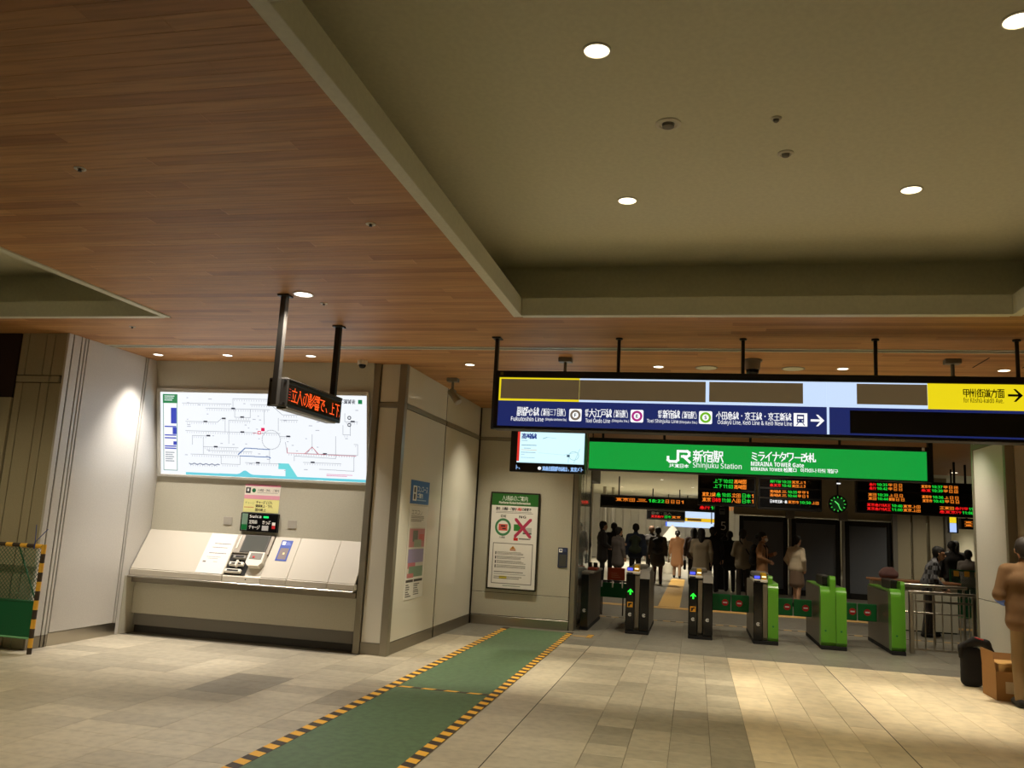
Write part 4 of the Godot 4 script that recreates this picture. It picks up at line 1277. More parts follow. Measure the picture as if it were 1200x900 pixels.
	# hangers
	bx("end_post", Vector3(-1.99, 2.50, -7.99), Vector3(-1.957, HC, -7.93), M.black, t, 0.003)
	bx("ceiling_flange", Vector3(-2.02, HC - 0.014, -8.02), Vector3(-1.93, HC - 0.001, -7.90), M.black, t, 0.003)
	for x in [-0.75, 0.42, 1.59, 2.76, 3.93]:
		obj("hanger_pole", MB.new().tube(Vector3(x, 3.075, -7.96), Vector3(x, HC - 0.003, -7.96), 0.017, 0.017, 12), M.black, t)
		obj("ceiling_flange", MB.new().tube(Vector3(x, HC - 0.016, -7.96), Vector3(x, HC - 0.001, -7.96), 0.034, 0.034, 16), M.black, t)
		obj("foot_flange", MB.new().tube(Vector3(x, 3.0755, -7.96), Vector3(x, 3.088, -7.96), 0.03, 0.03, 16), M.black, t)
	area_light("sign_light", t, Vector3(0.3, 2.78, z + 0.06), Vector2(3.8, 0.4), 0.03, Color(0.7, 0.8, 1.0), Basis(Vector3.UP, PI))

# ------------------------------------------------------------------ green station sign and the monitor at its end
func build_green_sign() -> void:
	var t := thing("station_sign", "bright green lit sign over the gates with the station name in white", "sign")
	var z := -14.0
	var zf := z + 0.004
	bx("housing", Vector3(-1.77, 2.545, -14.25), Vector3(3.55, 3.09, z - 0.02), M.black, t, 0.004)
	bx("frame_bar", Vector3(-1.77, 3.02, z - 0.019), Vector3(3.55, 3.09, z + 0.015), M.black, t, 0.004)
	bx("frame_bar", Vector3(-1.77, 2.545, z - 0.019), Vector3(3.55, 2.567, z + 0.015), M.black, t, 0.004)
	bx("lit_green_panel", Vector3(-1.765, 2.568, z - 0.018), Vector3(3.51, 3.019, z), glow(srgb(20, 156, 58), 1.0), t)
	bx("end_tab", Vector3(3.44, 3.03, z + 0.015), Vector3(3.48, 3.085, z + 0.02), M.paper, t)
	var W := M.letter_white as Material
	# the railway's monogram: J hooked to the left, R joined to its right
	var mb := MB.new()
	var jr := func(pts: Array, pen: float) -> void:
		for k in pts.size() - 1:
			var a: Vector2 = pts[k]
			var b: Vector2 = pts[k + 1]
			var d := (b - a).normalized() * pen * 0.5
			var n := Vector2(-d.y, d.x)
			var c := [a - d - n, b + d - n, b + d + n, a - d + n]
			mb.quad(Vector3(c[0].x, c[0].y, zf), Vector3(c[1].x, c[1].y, zf), Vector3(c[2].x, c[2].y, zf), Vector3(c[3].x, c[3].y, zf))
	jr.call([Vector2(-0.45, 2.80), Vector2(-0.45, 2.755), Vector2(-0.42, 2.732), Vector2(-0.32, 2.732), Vector2(-0.29, 2.76), Vector2(-0.29, 2.905), Vector2(-0.14, 2.905), Vector2(-0.11, 2.885), Vector2(-0.11, 2.84), Vector2(-0.14, 2.82), Vector2(-0.22, 2.82)], 0.042)
	jr.call([Vector2(-0.20, 2.82), Vector2(-0.10, 2.732)], 0.042)
	obj("railway_monogram", mb, W, t)
	latin("lettering", "JR", -0.432, -0.35, 2.635, 2.69, zf, W, t)
	letter("lettering", "東日本", -0.34, -0.114, 2.635, 2.69, zf, 0.009, W, t)
	letter("lettering", "新宿駅", -0.048, 0.443, 2.749, 2.924, zf, 0.019, W, t)
	latin("lettering", "Shinjuku Station", -0.045, 0.728, 2.615, 2.735, zf, W, t, false)
	letter("lettering", "ミライナタワー改札", 0.874, 1.873, 2.80, 2.935, zf, 0.017, W, t)
	latin("lettering", "MIRAINA TOWER Gate", 0.874, 1.691, 2.707, 2.775, zf, W, t)
	latin("lettering", "MIRAINA TOWER", 0.875, 1.364, 2.63, 2.684, zf, W, t)
	letter("lettering", "检票口", 1.377, 1.586, 2.63, 2.69, zf, 0.009, W, t)
	letter("lettering", "미라이나", 1.638, 1.885, 2.635, 2.695, zf, 0.008, W, t)
	letter("lettering", "타워", 1.90, 2.02, 2.635, 2.695, zf, 0.008, W, t)
	letter("lettering", "개찰구", 2.035, 2.205, 2.635, 2.695, zf, 0.008, W, t)
	for x in [-1.55, -0.52, 0.87, 2.25]:
		obj("hanger_pole", MB.new().tube(Vector3(x, 3.09, -14.1), Vector3(x, HC - 0.003, -14.1), 0.022, 0.022, 10), M.black, t)
	bx("end_post", Vector3(3.551, 2.545, -14.17), Vector3(3.61, HC, -14.03), M.black, t, 0.003)
	area_light("green_sign_light", t, Vector3(0.85, 2.79, z + 0.06), Vector2(5.2, 0.4), 0.01, Color(0.15, 1.0, 0.35), Basis(Vector3.UP, PI))
	# monitor
	t = thing("information_monitor", "hanging monitor showing a pale route map with a red edge, left of the green sign", "monitor")
	z = -11.5
	bx("casing", Vector3(-2.5749, 2.3098, -11.62), Vector3(-1.5058, 2.8937, z), M.black, t, 0.006)
	var im := picture(340, 176, Color(0.80, 0.95, 0.98))
	im.fill_rect(Rect2i(0, 0, 12, 168), Color(0.85, 0.2, 0.16))
	im.fill_rect(Rect2i(12, 4, 322, 164), Color(0.84, 0.97, 0.99))
	type_on(im, "高崎線", Rect2i(20, 10, 78, 28), Color(0.1, 0.2, 0.5), 4)
	for r in [[20, 48, 34, 6], [20, 74, 80, 9], [34, 92, 40, 7], [20, 116, 78, 7], [20, 128, 20, 5], [20, 146, 76, 5]]:
		small_print(im, Rect2i(r[0], r[1], r[2], r[3]), 1, Color(0.35, 0.5, 0.62), 0.9)
	im.fill_rect(Rect2i(20, 102, 80, 2), Color(0.85, 0.6, 0.4))
	stroke_line(im, Vector2(130, 36), Vector2(150, 28), Color(0.5, 0.68, 0.72), 3)
	stroke_line(im, Vector2(150, 28), Vector2(196, 34), Color(0.66, 0.82, 0.84), 2)
	stroke_line(im, Vector2(110, 118), Vector2(240, 126), Color(0.74, 0.88, 0.9), 2)
	stroke_line(im, Vector2(240, 126), Vector2(300, 110), Color(0.66, 0.82, 0.84), 2)
	ring(im, Vector2(288, 128), 24, 3, Color(0.62, 0.8, 0.82))
	im.fill_rect(Rect2i(254, 124, 14, 12), Color(0.2, 0.3, 0.38))
	stroke_line(im, Vector2(262, 136), Vector2(262, 166), Color(0.55, 0.75, 0.78), 2)
	stroke_line(im, Vector2(290, 168), Vector2(318, 90), Color(0.62, 0.8, 0.82), 2)
	var q := MB.new()
	q.quad_uv(Vector3(-2.4752, 2.4400, z + 0.003), Vector3(-1.5184, 2.4400, z + 0.003), Vector3(-1.5184, 2.8758, z + 0.003), Vector3(-2.4752, 2.8758, z + 0.003))
	obj("lit_screen", q, printed(im, 0.3, 1.1), t)
	var tick := glow(srgb(150, 190, 240), 1.0)
	letter("ticker_lettering", "東急田園都市線は、東京メト", -2.1023, -1.5229, 2.3412, 2.3951, z + 0.004, 0.009, tick, t)
	obj("ticker_dot", MB.new().tube(Vector3(-2.1428, 2.3682, z + 0.001), Vector3(-2.1428, 2.3682, z + 0.004), 0.024, 0.024, 16), M.letter_white, t)
	letter("ticker_mark", "ト、", -2.4887, -2.4078, 2.3457, 2.3996, z + 0.004, 0.009, tick, t)
	for x in [-2.33, -1.75]:
		obj("hanger_pole", MB.new().tube(Vector3(x, 2.893, -11.56), Vector3(x, HC - 0.003, -11.56), 0.02, 0.02, 10), M.black, t)
	area_light("monitor_light", t, Vector3(-1.9945, 2.6602, z + 0.05), Vector2(1.0, 0.45), 0.25, Color(0.8, 0.97, 1.0), Basis(Vector3.UP, PI))

# ------------------------------------------------------------------ ticket gates
func rounded_profile(z0: float, z1: float, y0: float, y1: float, r: float) -> PackedVector2Array:   # (z, y), front z1 with rounded top and slightly rounded foot
	var p := PackedVector2Array([Vector2(z0, y0)])
	p.append(Vector2(z1 - 0.03, y0))
	p.append(Vector2(z1, y0 + 0.05))
	for k in 8:
		var a := PI / 2 * k / 7.0
		p.append(Vector2(z1 - r + cos(a) * r, y1 - r + sin(a) * r))
	p.append(Vector2(z0 + 0.05, y1))
	p.append(Vector2(z0, y1 - 0.06))
	return p

func lobe(called: String, x0: float, x1: float, z0: float, z1: float, y0: float, y1: float, r: float, m: Material, parent: Node) -> MeshInstance3D:
	return obj(called, MB.new().prism(rounded_profile(z0, z1, y0, y1, r), Vector3(x0, 0, 0), Vector3(0, 0, 1), Vector3.UP, Vector3(x1 - x0, 0, 0)), m, parent)

func round_mark(called: String, c: Vector3, r: float, t: float, m: Material, parent: Node) -> MeshInstance3D:
	return obj(called, MB.new().tube(c, c + Vector3(0, 0, t), r, r, 20), m, parent)

func up_arrow(c: Vector3, s: float, parent: Node) -> void:
	var mb := MB.new()
	mb.prism(PackedVector2Array([Vector2(0, s), Vector2(s * 0.9, 0.1 * s), Vector2(s * 0.9, -0.35 * s), Vector2(0.28 * s, 0.25 * s), Vector2(0.28 * s, -s), Vector2(-0.28 * s, -s), Vector2(-0.28 * s, 0.25 * s), Vector2(-0.9 * s, -0.35 * s), Vector2(-0.9 * s, 0.1 * s)]), c, Vector3.RIGHT, Vector3.UP, Vector3(0, 0, 0.003))
	obj("lit_green_arrow", mb, glow(srgb(40, 245, 60), 1.5), parent)

func gate(label: String, x: float, kind: String) -> Node3D:
	var t := thing("ticket_gate", label, "ticket gate", Vector3(x, 0, -13.35), 0.0, "ticket gates in a row")
	var L := -1.75
	var side := plain(srgb(112, 106, 94), 0.35, 0.4)
	if kind == "narrow":
		bx("body", Vector3(-0.06, 0.05, L), Vector3(0.06, 0.86, -0.01), M.dark_grey, t, 0.01)
		bx("front_strip", Vector3(-0.055, 0.05, -0.009), Vector3(0.055, 0.85, 0.004), M.black_gloss, t, 0.003)
		bx("plinth", Vector3(-0.065, 0.0, L), Vector3(0.065, 0.05, 0.0), M.black_matt, t, 0.004)
		bx("hood", Vector3(-0.062, 0.862, L + 0.3), Vector3(0.12, 0.90, -0.02), M.mid_grey, t, 0.01)
		bx("red_top_unit", Vector3(-0.02, 0.90, -0.75), Vector3(0.13, 0.945, -0.4), plain(srgb(150, 60, 44), 0.4), t, 0.008)
		for k in 2:
			bx("reader_block", Vector3(-0.03 + 0.09 * k, 0.945, -0.62), Vector3(0.03 + 0.09 * k, 1.02, -0.52), M.black, t, 0.006)
		gate_symbol(Vector3(0.0, 0.30, 0.005), t)
		return t
	var w := 0.18
	var wr := 0.10 if kind == "single" else w
	var wl := 0.09 if kind == "single" else w
	bx("body", Vector3(-wl + 0.004, 0.05, L), Vector3(wr - 0.004, 0.88, -0.08), side, t, 0.01)
	bx("plinth", Vector3(-wl, 0.0, L), Vector3(wr, 0.055, -0.005), M.black_matt, t, 0.004)
	if kind == "black" or kind == "mixed":
		bx("left_front", Vector3(-w, 0.055, -0.08), Vector3(-0.045, 0.90, 0.0), M.black_gloss, t, 0.008)
		bx("centre_channel", Vector3(-0.044, 0.09, -0.08), Vector3(0.03, 0.88, -0.03), M.steel_dull, t, 0.006)
		if kind == "black":
			bx("right_front", Vector3(0.031, 0.055, -0.08), Vector3(w, 0.84, 0.0), M.black_gloss, t, 0.008)
			obj("sloping_hood", MB.new().prism(PackedVector2Array([Vector2(0.0, 0.84), Vector2(-0.10, 0.95), Vector2(-1.1, 0.98), Vector2(-1.2, 0.88), Vector2(-0.3, 0.84)]), Vector3(0.031, 0, 0), Vector3(0, 0, 1), Vector3.UP, Vector3(w - 0.031, 0, 0)), M.mid_grey, t)
			up_arrow(Vector3(-0.11, 0.635, 0.001), 0.045, t)
			bx("orange_sticker", Vector3(-0.155, 0.40, 0.0), Vector3(-0.07, 0.48, 0.002), plain(srgb(226, 160, 40), 0.5), t)
			obj("sticker_figure", MB.new().prism(PackedVector2Array([Vector2(-0.14, 0.41), Vector2(-0.12, 0.41), Vector2(-0.11, 0.44), Vector2(-0.08, 0.45), Vector2(-0.09, 0.47), Vector2(-0.14, 0.46)]), Vector3(0, 0, 0.002), Vector3.RIGHT, Vector3.UP, Vector3(0, 0, 0.001)), M.black_matt, t)
			gate_symbol(Vector3(-0.11, 0.29, 0.001), t)
			gate_symbol(Vector3(0.105, 0.29, 0.001), t)
		else:
			lobe("green_front", 0.031, w, -0.17, 0.0, 0.055, 0.90, 0.12, M.gate_green, t)
			bx("green_edge", Vector3(0.031, 0.882, L + 0.1), Vector3(w - 0.002, 0.90, -0.171), M.gate_green, t, 0.004)
			lobe("green_ridge", 0.034, 0.10, -0.30, -0.06, 0.70, 1.0, 0.05, M.gate_green, t)
			gate_symbol(Vector3(-0.11, 0.29, 0.001), t)
			round_mark("screw_mark", Vector3(0.105, 0.27, 0.0), 0.014, 0.002, M.flap_green, t)
		# reader console on the left
		bx("reader_base", Vector3(-w, 0.90, -0.9), Vector3(0.03, 0.945, -0.01), M.ivory, t, 0.01)
		var sc := bx("reader_head", Vector3(-0.175, 0.945, -0.34), Vector3(-0.07, 1.01, -0.03), M.dark_grey, t, 0.012)
		bx("lit_blue_screen", Vector3(-0.165, 0.955, -0.031), Vector3(-0.085, 0.995, -0.027), glow(srgb(80, 90, 250), 1.3), sc)
		bx("card_slot", Vector3(-0.17, 0.905, -0.012), Vector3(-0.08, 0.925, -0.005), M.black_matt, t)
		bx("yellow_reader", Vector3(-0.065, 0.90, -0.33), Vector3(0.012, 1.04, -0.03), plain(srgb(214, 170, 40), 0.35), t, 0.012)
		bx("white_lamp", Vector3(-0.055, 0.975, -0.031), Vector3(0.005, 0.995, -0.026), glow(srgb(255, 236, 190), 1.6), t)
		bx("white_lamp", Vector3(-0.055, 0.91, -0.031), Vector3(0.005, 0.925, -0.026), glow(srgb(255, 236, 190), 1.2), t)
		bx("rear_console", Vector3(-0.15, 0.945, -1.25), Vector3(0.10, 1.02, -0.62), M.mid_grey, t, 0.02)
	elif kind == "double":
		lobe("green_front", -w, -0.05, -0.17, 0.0, 0.055, 0.90, 0.12, M.gate_green, t)
		lobe("green_front", 0.035, w, -0.17, 0.0, 0.055, 0.90, 0.12, M.gate_green, t)
		lobe("green_ridge", -0.048, 0.033, -0.26, -0.02, 0.055, 1.06, 0.07, M.gate_green, t)
		bx("green_edge", Vector3(-w + 0.002, 0.882, L + 0.1), Vector3(-0.05, 0.90, -0.171), M.gate_green, t, 0.004)
		bx("dark_top", Vector3(0.035, 0.882, L + 0.1), Vector3(w - 0.002, 0.895, -0.171), M.dark_grey, t, 0.004)
		bx("dark_hood", Vector3(-0.12, 0.90, -0.95), Vector3(0.03, 1.045, -0.262), M.black, t, 0.015)
		for s in [-0.115, 0.105]:
			round_mark("screw_mark", Vector3(s, 0.27, 0.0), 0.014, 0.002, M.flap_green, t)
	else:   # single
		lobe("green_front", -0.09, 0.05, -0.18, 0.0, 0.055, 0.93, 0.13, M.gate_green, t)
		bx("green_edge", Vector3(-0.088, 0.882, L + 0.1), Vector3(0.05, 0.91, -0.181), M.gate_green, t, 0.004)
		lobe("green_ridge", 0.051, 0.105, -0.28, -0.02, 0.055, 1.04, 0.06, M.gate_green, t)
		bx("dark_hood", Vector3(-0.03, 0.91, -0.95), Vector3(0.095, 1.045, -0.282), M.black, t, 0.015)
		round_mark("screw_mark", Vector3(-0.02, 0.27, 0.0), 0.014, 0.002, M.flap_green, t)
	return t

func gate_symbol(c: Vector3, parent: Node) -> void:   # pale ring with a small tail, printed low on the gate fronts
	var mb := MB.new()
	for k in 14:
		var a := TAU * k / 16 + 0.4
		var b := TAU * (k + 1) / 16 + 0.4
		var e := [Vector3(cos(a), sin(a), 0), Vector3(cos(b), sin(b), 0)]
		mb.quad(c + e[0] * 0.017, c + e[0] * 0.026, c + e[1] * 0.026, c + e[1] * 0.017)
	mb.quad(c + Vector3(-0.008, -0.008, 0), c + Vector3(0.008, -0.008, 0), c + Vector3(0.008, 0.008, 0), c + Vector3(-0.008, 0.008, 0))
	obj("gate_symbol", mb, M.paper, parent)

func flap(label: String, x0: float, x1: float, mark: float) -> void:
	var t := thing("gate_flap", label, "gate flap", Vector3((x0 + x1) / 2, 0.365, -14.3), 0.0, "closed green flaps between the gates")
	var h := (x1 - x0) / 2
	bx("leaf", Vector3(-h, 0, -0.015), Vector3(h, 0.265, 0.015), M.flap_green, t, 0.012)
	round_mark("no_entry_disc", Vector3(mark - t.position.x, 0.135, 0.015), 0.052, 0.003, M.red, t)
	bx("white_bar", Vector3(mark - t.position.x - 0.033, 0.124, 0.018), Vector3(mark - t.position.x + 0.033, 0.146, 0.02), M.paper, t)

func build_gates() -> void:
	gate("narrow black ticket gate post right beside the panelled poster wall", -1.67, "narrow")
	gate("black ticket gate with a green arrow, nearest the orange sign", -0.85, "black")
	gate("black ticket gate with a green arrow, beside the yellow tactile path on its right", 0.105, "black")
	gate("half black, half green ticket gate in the middle of the row", 1.06, "mixed")
	gate("ticket gate with two bright green lobes and a raised ridge", 2.02, "double")
	gate("last bright green ticket gate, beside the steel railing", 2.90, "single")
	flap("green flap fixed to the second arrow gate, left leaf of its pair", 0.295, 0.585, 0.50)
	flap("green flap fixed to the half black gate, leaf on its left side", 0.60, 0.875, 0.72)
	flap("green flap on the right side of the half black gate", 1.25, 1.545, 1.46)
	flap("green flap on the left side of the two-lobed green gate", 1.56, 1.835, 1.74)
	flap("green flap on the right side of the two-lobed green gate", 2.205, 2.505, 2.44)
	flap("green flap on the left side of the last green gate", 2.52, 2.80, 2.66)
	# glass screen between poster wall and gates
	var g := thing("glass_screen", "tall clear glass screen behind the edge of the poster wall", "glass screen", Vector3(-1.80, 0, -13.75))
	bx("pane", Vector3(-0.006, 0.02, -0.28), Vector3(0.006, HC - 0.02, 0.30), pane(0.25), g)
	bx("pane", Vector3(-0.006, 0.02, -0.95), Vector3(0.006, HC - 0.02, -0.29), pane(0.25), g)
	bx("post", Vector3(-0.015, 0, -0.99), Vector3(0.015, HC, -0.955), M.dark_grey, g, 0.003)
	bx("joint_strip", Vector3(-0.008, 0.02, -0.2895), Vector3(0.008, HC - 0.02, -0.2805), M.dark_grey, g)
	# barrier with an orange board behind the first gates
	var b := thing("low_barrier", "low green barrier panel on thin legs behind the first gates", "barrier", Vector3(-1.48, 0, -15.95))
	bx("panel", Vector3(-0.26, 0.32, -0.012), Vector3(0.26, 0.585, 0.012), M.flap_green, b, 0.004)
	bx("top_bar", Vector3(-0.27, 0.60, -0.02), Vector3(0.27, 0.63, 0.02), M.black, b, 0.004)
	for x in [-0.22, 0.20, -0.19]:
		obj("leg", MB.new().tube(Vector3(x, 0, 0.0), Vector3(x, 0.60, 0.0), 0.012, 0.012, 8), M.black, b)
	for x in [-0.2, 0.0, 0.18]:
		obj("cone_clip", MB.new().tube(Vector3(x, 0.5, 0.02), Vector3(x, 0.62, 0.02), 0.012, 0.016, 8), M.paper, b)
	b = thing("orange_board", "orange-red board standing on the low green barrier", "sign board", Vector3(-1.42, 0.635, -15.95))
	bx("board", Vector3(-0.16, 0, -0.01), Vector3(0.16, 0.225, 0.01), plain(srgb(206, 84, 46), 0.6), b, 0.004)
	var q := MB.new()
	for k in 3:
		q.box(Vector3(-0.09, 0.05 + 0.035 * k, 0.01), Vector3(0.08 - 0.03 * k, 0.062 + 0.035 * k, 0.011))
	obj("faint_lettering", q, plain(srgb(226, 140, 110), 0.6), b).set_meta("kind", "stuff")

func build_railing() -> void:
	var t := thing("steel_railing", "stainless steel railing with upright bars beside the last green gate", "railing", Vector3(3.6, 0, -13.75))
	bx("post", Vector3(-0.46, 0, -0.03), Vector3(-0.40, 0.87, 0.03), M.steel, t, 0.006)
	bx("post", Vector3(0.40, 0, -0.03), Vector3(0.45, 0.87, 0.03), M.steel, t, 0.006)
	obj("top_rail", MB.new().tube(Vector3(-0.46, 0.885, 0), Vector3(0.46, 0.885, 0), 0.024, 0.024, 14), M.steel, t)
	bx("upper_bar", Vector3(-0.40, 0.745, -0.012), Vector3(0.40, 0.775, 0.012), M.steel, t, 0.004)
	bx("bottom_bar", Vector3(-0.40, 0.05, -0.012), Vector3(0.40, 0.08, 0.012), M.steel, t, 0.004)
	for k in 7:
		obj("upright_bar", MB.new().tube(Vector3(-0.36 + 0.12 * k, 0.08, 0), Vector3(-0.36 + 0.12 * k, 0.862, 0), 0.0095, 0.0095, 8), M.steel, t)
	var r := thing("rear_railing", "second steel railing standing behind the first one", "railing", Vector3(3.75, 0, -15.0))
	obj("top_rail", MB.new().tube(Vector3(-0.55, 0.93, 0), Vector3(0.55, 0.93, 0), 0.024, 0.024, 14), M.steel, r)
	for x in [-0.5, 0.05, 0.5]:
		obj("post", MB.new().tube(Vector3(x, 0, 0), Vector3(x, 0.91, 0), 0.02, 0.02, 10), M.steel, r)
	obj("lower_rail", MB.new().tube(Vector3(-0.5, 0.5, 0), Vector3(0.5, 0.5, 0), 0.014, 0.014, 10), M.steel, r)
	# counter ledge behind the railing, where the man in plaid stands
	var c := thing("staff_counter", "narrow brown counter behind the last green gate", "counter", Vector3(4.1, 0, -17.3))
	bx("top", Vector3(-0.85, 0.88, -0.25), Vector3(0.7, 0.92, 0.25), plain(srgb(136, 92, 60), 0.5), c, 0.006)
	bx("front", Vector3(-0.80, 0.02, -0.2), Vector3(0.65, 0.88, 0.18), M.beige_panel, c, 0.006)
	bx("plinth", Vector3(-0.78, 0.0, -0.18), Vector3(0.63, 0.02, 0.15), M.black_matt, c)

# ------------------------------------------------------------------ boards, screens and other things in the hall
func led_row(parent: Node, x0: float, y: float, h: float, z: float, cells: Array) -> void:   # cells: [text, width, material]; kanji from strokes, digits as lettering
	var x := x0
	for c in cells:
		var s: String = c[0]
		if s != "":
			if GLYPH.has(s[0]):
				letter("lit_characters", s, x, x + c[1], y, y + h, z, h * 0.13, c[2], parent)
			else:
				latin("lit_digits", s, x, x + c[1], y, y + h, z, c[2], parent)
		x += c[1] + h * 0.25

func departure_board(label: String, x0: float, x1: float, y0: float, y1: float, z: float, rows: Array) -> Node3D:
	var t := thing("departure_board", label, "departure board", Vector3((x0 + x1) / 2, y0, z), 0.0, "departure boards")
	var w := (x1 - x0) / 2
	bx("housing", Vector3(-w, 0, -0.2), Vector3(w, y1 - y0, 0), M.black, t, 0.01)
	for s in [-1, 1]:
		obj("hanger_pole", MB.new().tube(Vector3(s * w * 0.7, y1 - y0, -0.1), Vector3(s * w * 0.7, HC - y0 - 0.002, -0.1), 0.025, 0.025, 8), M.black, t)
	var n := rows.size()
	var rh := (y1 - y0 - 0.06) / n
	for k in n:
		var yb := y1 - y0 - 0.03 - rh * (k + 1)
		bx("row_window", Vector3(-w + 0.03, yb + rh * 0.1, 0.0), Vector3(w - 0.03, yb + rh * 0.93, 0.006), M.black_gloss, t, 0.002)
		for j in 2:
			led_row(t, -w + rows[k][0], yb + rh * (0.56 - 0.38 * j), rh * 0.27, 0.008, rows[k][1 + j])
	return t

func build_hall_things() -> void:
	var O := M.led_amber as Material
	var R := M.led_red as Material
	var G := M.led_green as Material
	departure_board("black departure board with two rows, directly left of the board beside the clock", 0.06, 1.36, 2.23, 2.93, -20.0, [
		[0.35, [["上下", 0.2, G], ["10:02", 0.22, G], ["高崎面", 0.28, O]], [["上下", 0.2, G], ["11:03", 0.22, G], ["高崎面", 0.28, O]]],
		[0.10, [["東京上線", 0.3, O], ["急", 0.1, G], ["10:05", 0.2, G], ["立田", 0.2, O], ["日本", 0.2, G], ["1", 0.04, O]], [["東京", 0.2, O], ["日本市", 0.2, R], ["11:00", 0.2, G], ["入田", 0.2, O], ["日本", 0.2, G], ["1", 0.04, O]]]])
	departure_board("black departure board with three rows, left of the green clock", 1.42, 2.80, 2.20, 2.94, -20.0, [
		[0.25, [["新宿", 0.25, G], ["10:20", 0.2, G], ["東京上", 0.24, O], ["1", 0.04, O]], [["急東京", 0.25, R], ["10:42", 0.2, G], ["東田上", 0.24, O], ["3", 0.04, O]]],
		[0.25, [["高崎線", 0.24, O], ["三", 0.12, O], ["10:35", 0.2, G], ["甲", 0.08, O], ["甲", 0.08, O], ["1", 0.04, O]], [["高崎線", 0.24, O], ["三", 0.12, O], ["10:44", 0.2, G], ["甲", 0.08, O], ["日", 0.08, O], ["1", 0.04, O]]],
		[0.25, [["日本京王線・急", 0.38, M.letter_white], ["東京市", 0.24, O], ["10:50", 0.24, G], ["上田", 0.16, O]], []]])
	departure_board("wide black departure board with three rows, right of the green clock", 3.53, 5.95, 2.22, 2.96, -20.0, [
		[0.28, [["急行", 0.14, R], ["10:35", 0.22, G], ["甲", 0.09, O], ["日", 0.09, O], ["日", 0.09, O], ["", 0.35, O], ["東京市", 0.2, O], ["10:37", 0.22, G], ["甲", 0.09, O], ["日", 0.09, O], ["田", 0.09, O]],
			[["急行", 0.14, R], ["10:42", 0.22, G], ["甲", 0.09, O], ["日", 0.09, O], ["日", 0.09, O], ["", 0.35, O], ["急東", 0.2, R], ["10:39", 0.22, G], ["甲", 0.09, O], ["日", 0.09, O], ["田", 0.09, O]]],
		[0.25, [["東田", 0.18, O], ["10:39", 0.22, G], ["上", 0.09, O], ["日", 0.09, O], ["日", 0.09, O], ["", 0.35, O], ["東京市", 0.2, O], ["10:36", 0.22, G], ["上", 0.09, O], ["日", 0.09, O], ["日", 0.09, O]],
			[["東田", 0.18, O], ["10:44", 0.22, G], ["新宿", 0.12, O], ["日", 0.09, O], ["日", 0.09, O], ["", 0.33, O], ["東京市", 0.2, O], ["10:43", 0.22, G], ["甲", 0.09, O], ["日", 0.09, O], ["日", 0.09, O]]],
		[0.22, [["東京急行線王", 0.5, R], ["10:40", 0.22, G], ["東京上田", 0.36, O], ["", 0.35, O], ["王東田", 0.3, O], ["急行甲", 0.26, R], ["11:47", 0.2, G]],
			[["東京急行線王", 0.5, R], ["11:00", 0.22, G], ["東京上田", 0.36, O], ["", 0.35, O], ["急東京行", 0.44, R], ["11:06", 0.22, G], ["三王", 0.16, O]]]])
	departure_board("low black departure board further back, above the crowd on the left", -3.32, 1.03, 2.30, 2.76, -30.0, [
		[0.55, [["東京田", 0.7, O], ["三", 0.4, O], ["18:22", 0.55, G], ["日", 0.16, O], ["日", 0.16, O], ["日", 0.16, O], ["1", 0.08, O]], [["", 2.9, O], ["急行", 0.35, R], ["10:25", 0.5, G], ["東京田市", 0.7, O]]]])
	departure_board("small grey hanging display with red characters, far back above the white cone", -2.11, -0.42, 2.05, 2.48, -38.0, [
		[0.2, [["日本・立入", 0.9, M.mid_grey]], [["東京急行", 0.55, R], ["田市", 0.3, G], ["東京", 0.4, O]]]])
	departure_board("small amber display half hidden behind the pillar", 5.84, 6.8, 1.98, 2.22, -20.6, [[0.06, [["東京", 0.36, O]], [["東田", 0.36, O]]]])
	# clock
	var t := thing("wall_clock", "round green-lit clock between the departure boards", "clock", Vector3(3.14, 2.39, -20.0))
	obj("case", MB.new().tube(Vector3(0, 0, -0.08), Vector3(0, 0, 0), 0.2, 0.2, 28), M.black, t)
	var mb := MB.new()
	for k in 12:
		var a := TAU * k / 12
		var d := Vector3(sin(a), cos(a), 0)
		var s := Vector3(cos(a), -sin(a), 0) * 0.01
		mb.quad(d * 0.135 - s + Vector3(0, 0, 0.003), d * 0.17 - s + Vector3(0, 0, 0.003), d * 0.17 + s + Vector3(0, 0, 0.003), d * 0.135 + s + Vector3(0, 0, 0.003))
	obj("lit_hour_marks", mb, glow(srgb(60, 200, 70), 0.9), t).set_meta("kind", "stuff")
	for h in [[10.43 / 12.0 * TAU, 0.09, 0.012], [26.0 / 60.0 * TAU, 0.14, 0.009]]:
		var d := Vector3(sin(h[0]), cos(h[0]), 0)
		var s: Vector3 = Vector3(d.y, -d.x, 0) * h[2]
		mb = MB.new()
		mb.quad(-d * 0.03 - s + Vector3(0, 0, 0.005), d * h[1] - s + Vector3(0, 0, 0.005), d * h[1] + s + Vector3(0, 0, 0.005), -d * 0.03 + s + Vector3(0, 0, 0.005))
		obj("lit_hand", mb, glow(srgb(90, 230, 100), 1.0), t)
	bx("lit_face", Vector3(-0.13, -0.13, -0.001), Vector3(0.13, 0.13, 0.001), glow(srgb(10, 40, 14), 1.0), t)
	obj("hanger_pole", MB.new().tube(Vector3(0, 0.2, -0.04), Vector3(0, HC - 2.392, -0.04), 0.02, 0.02, 8), M.black, t)
	obj("small_lamp", MB.new().tube(Vector3(-0.02, 0.46, 0.0), Vector3(0.06, 0.46, 0.0), 0.014, 0.014, 8), M.letter_white, t)
	# dark screens
	var px := [[1.25, 2.58], [2.68, 3.98], [4.10, 5.32]]
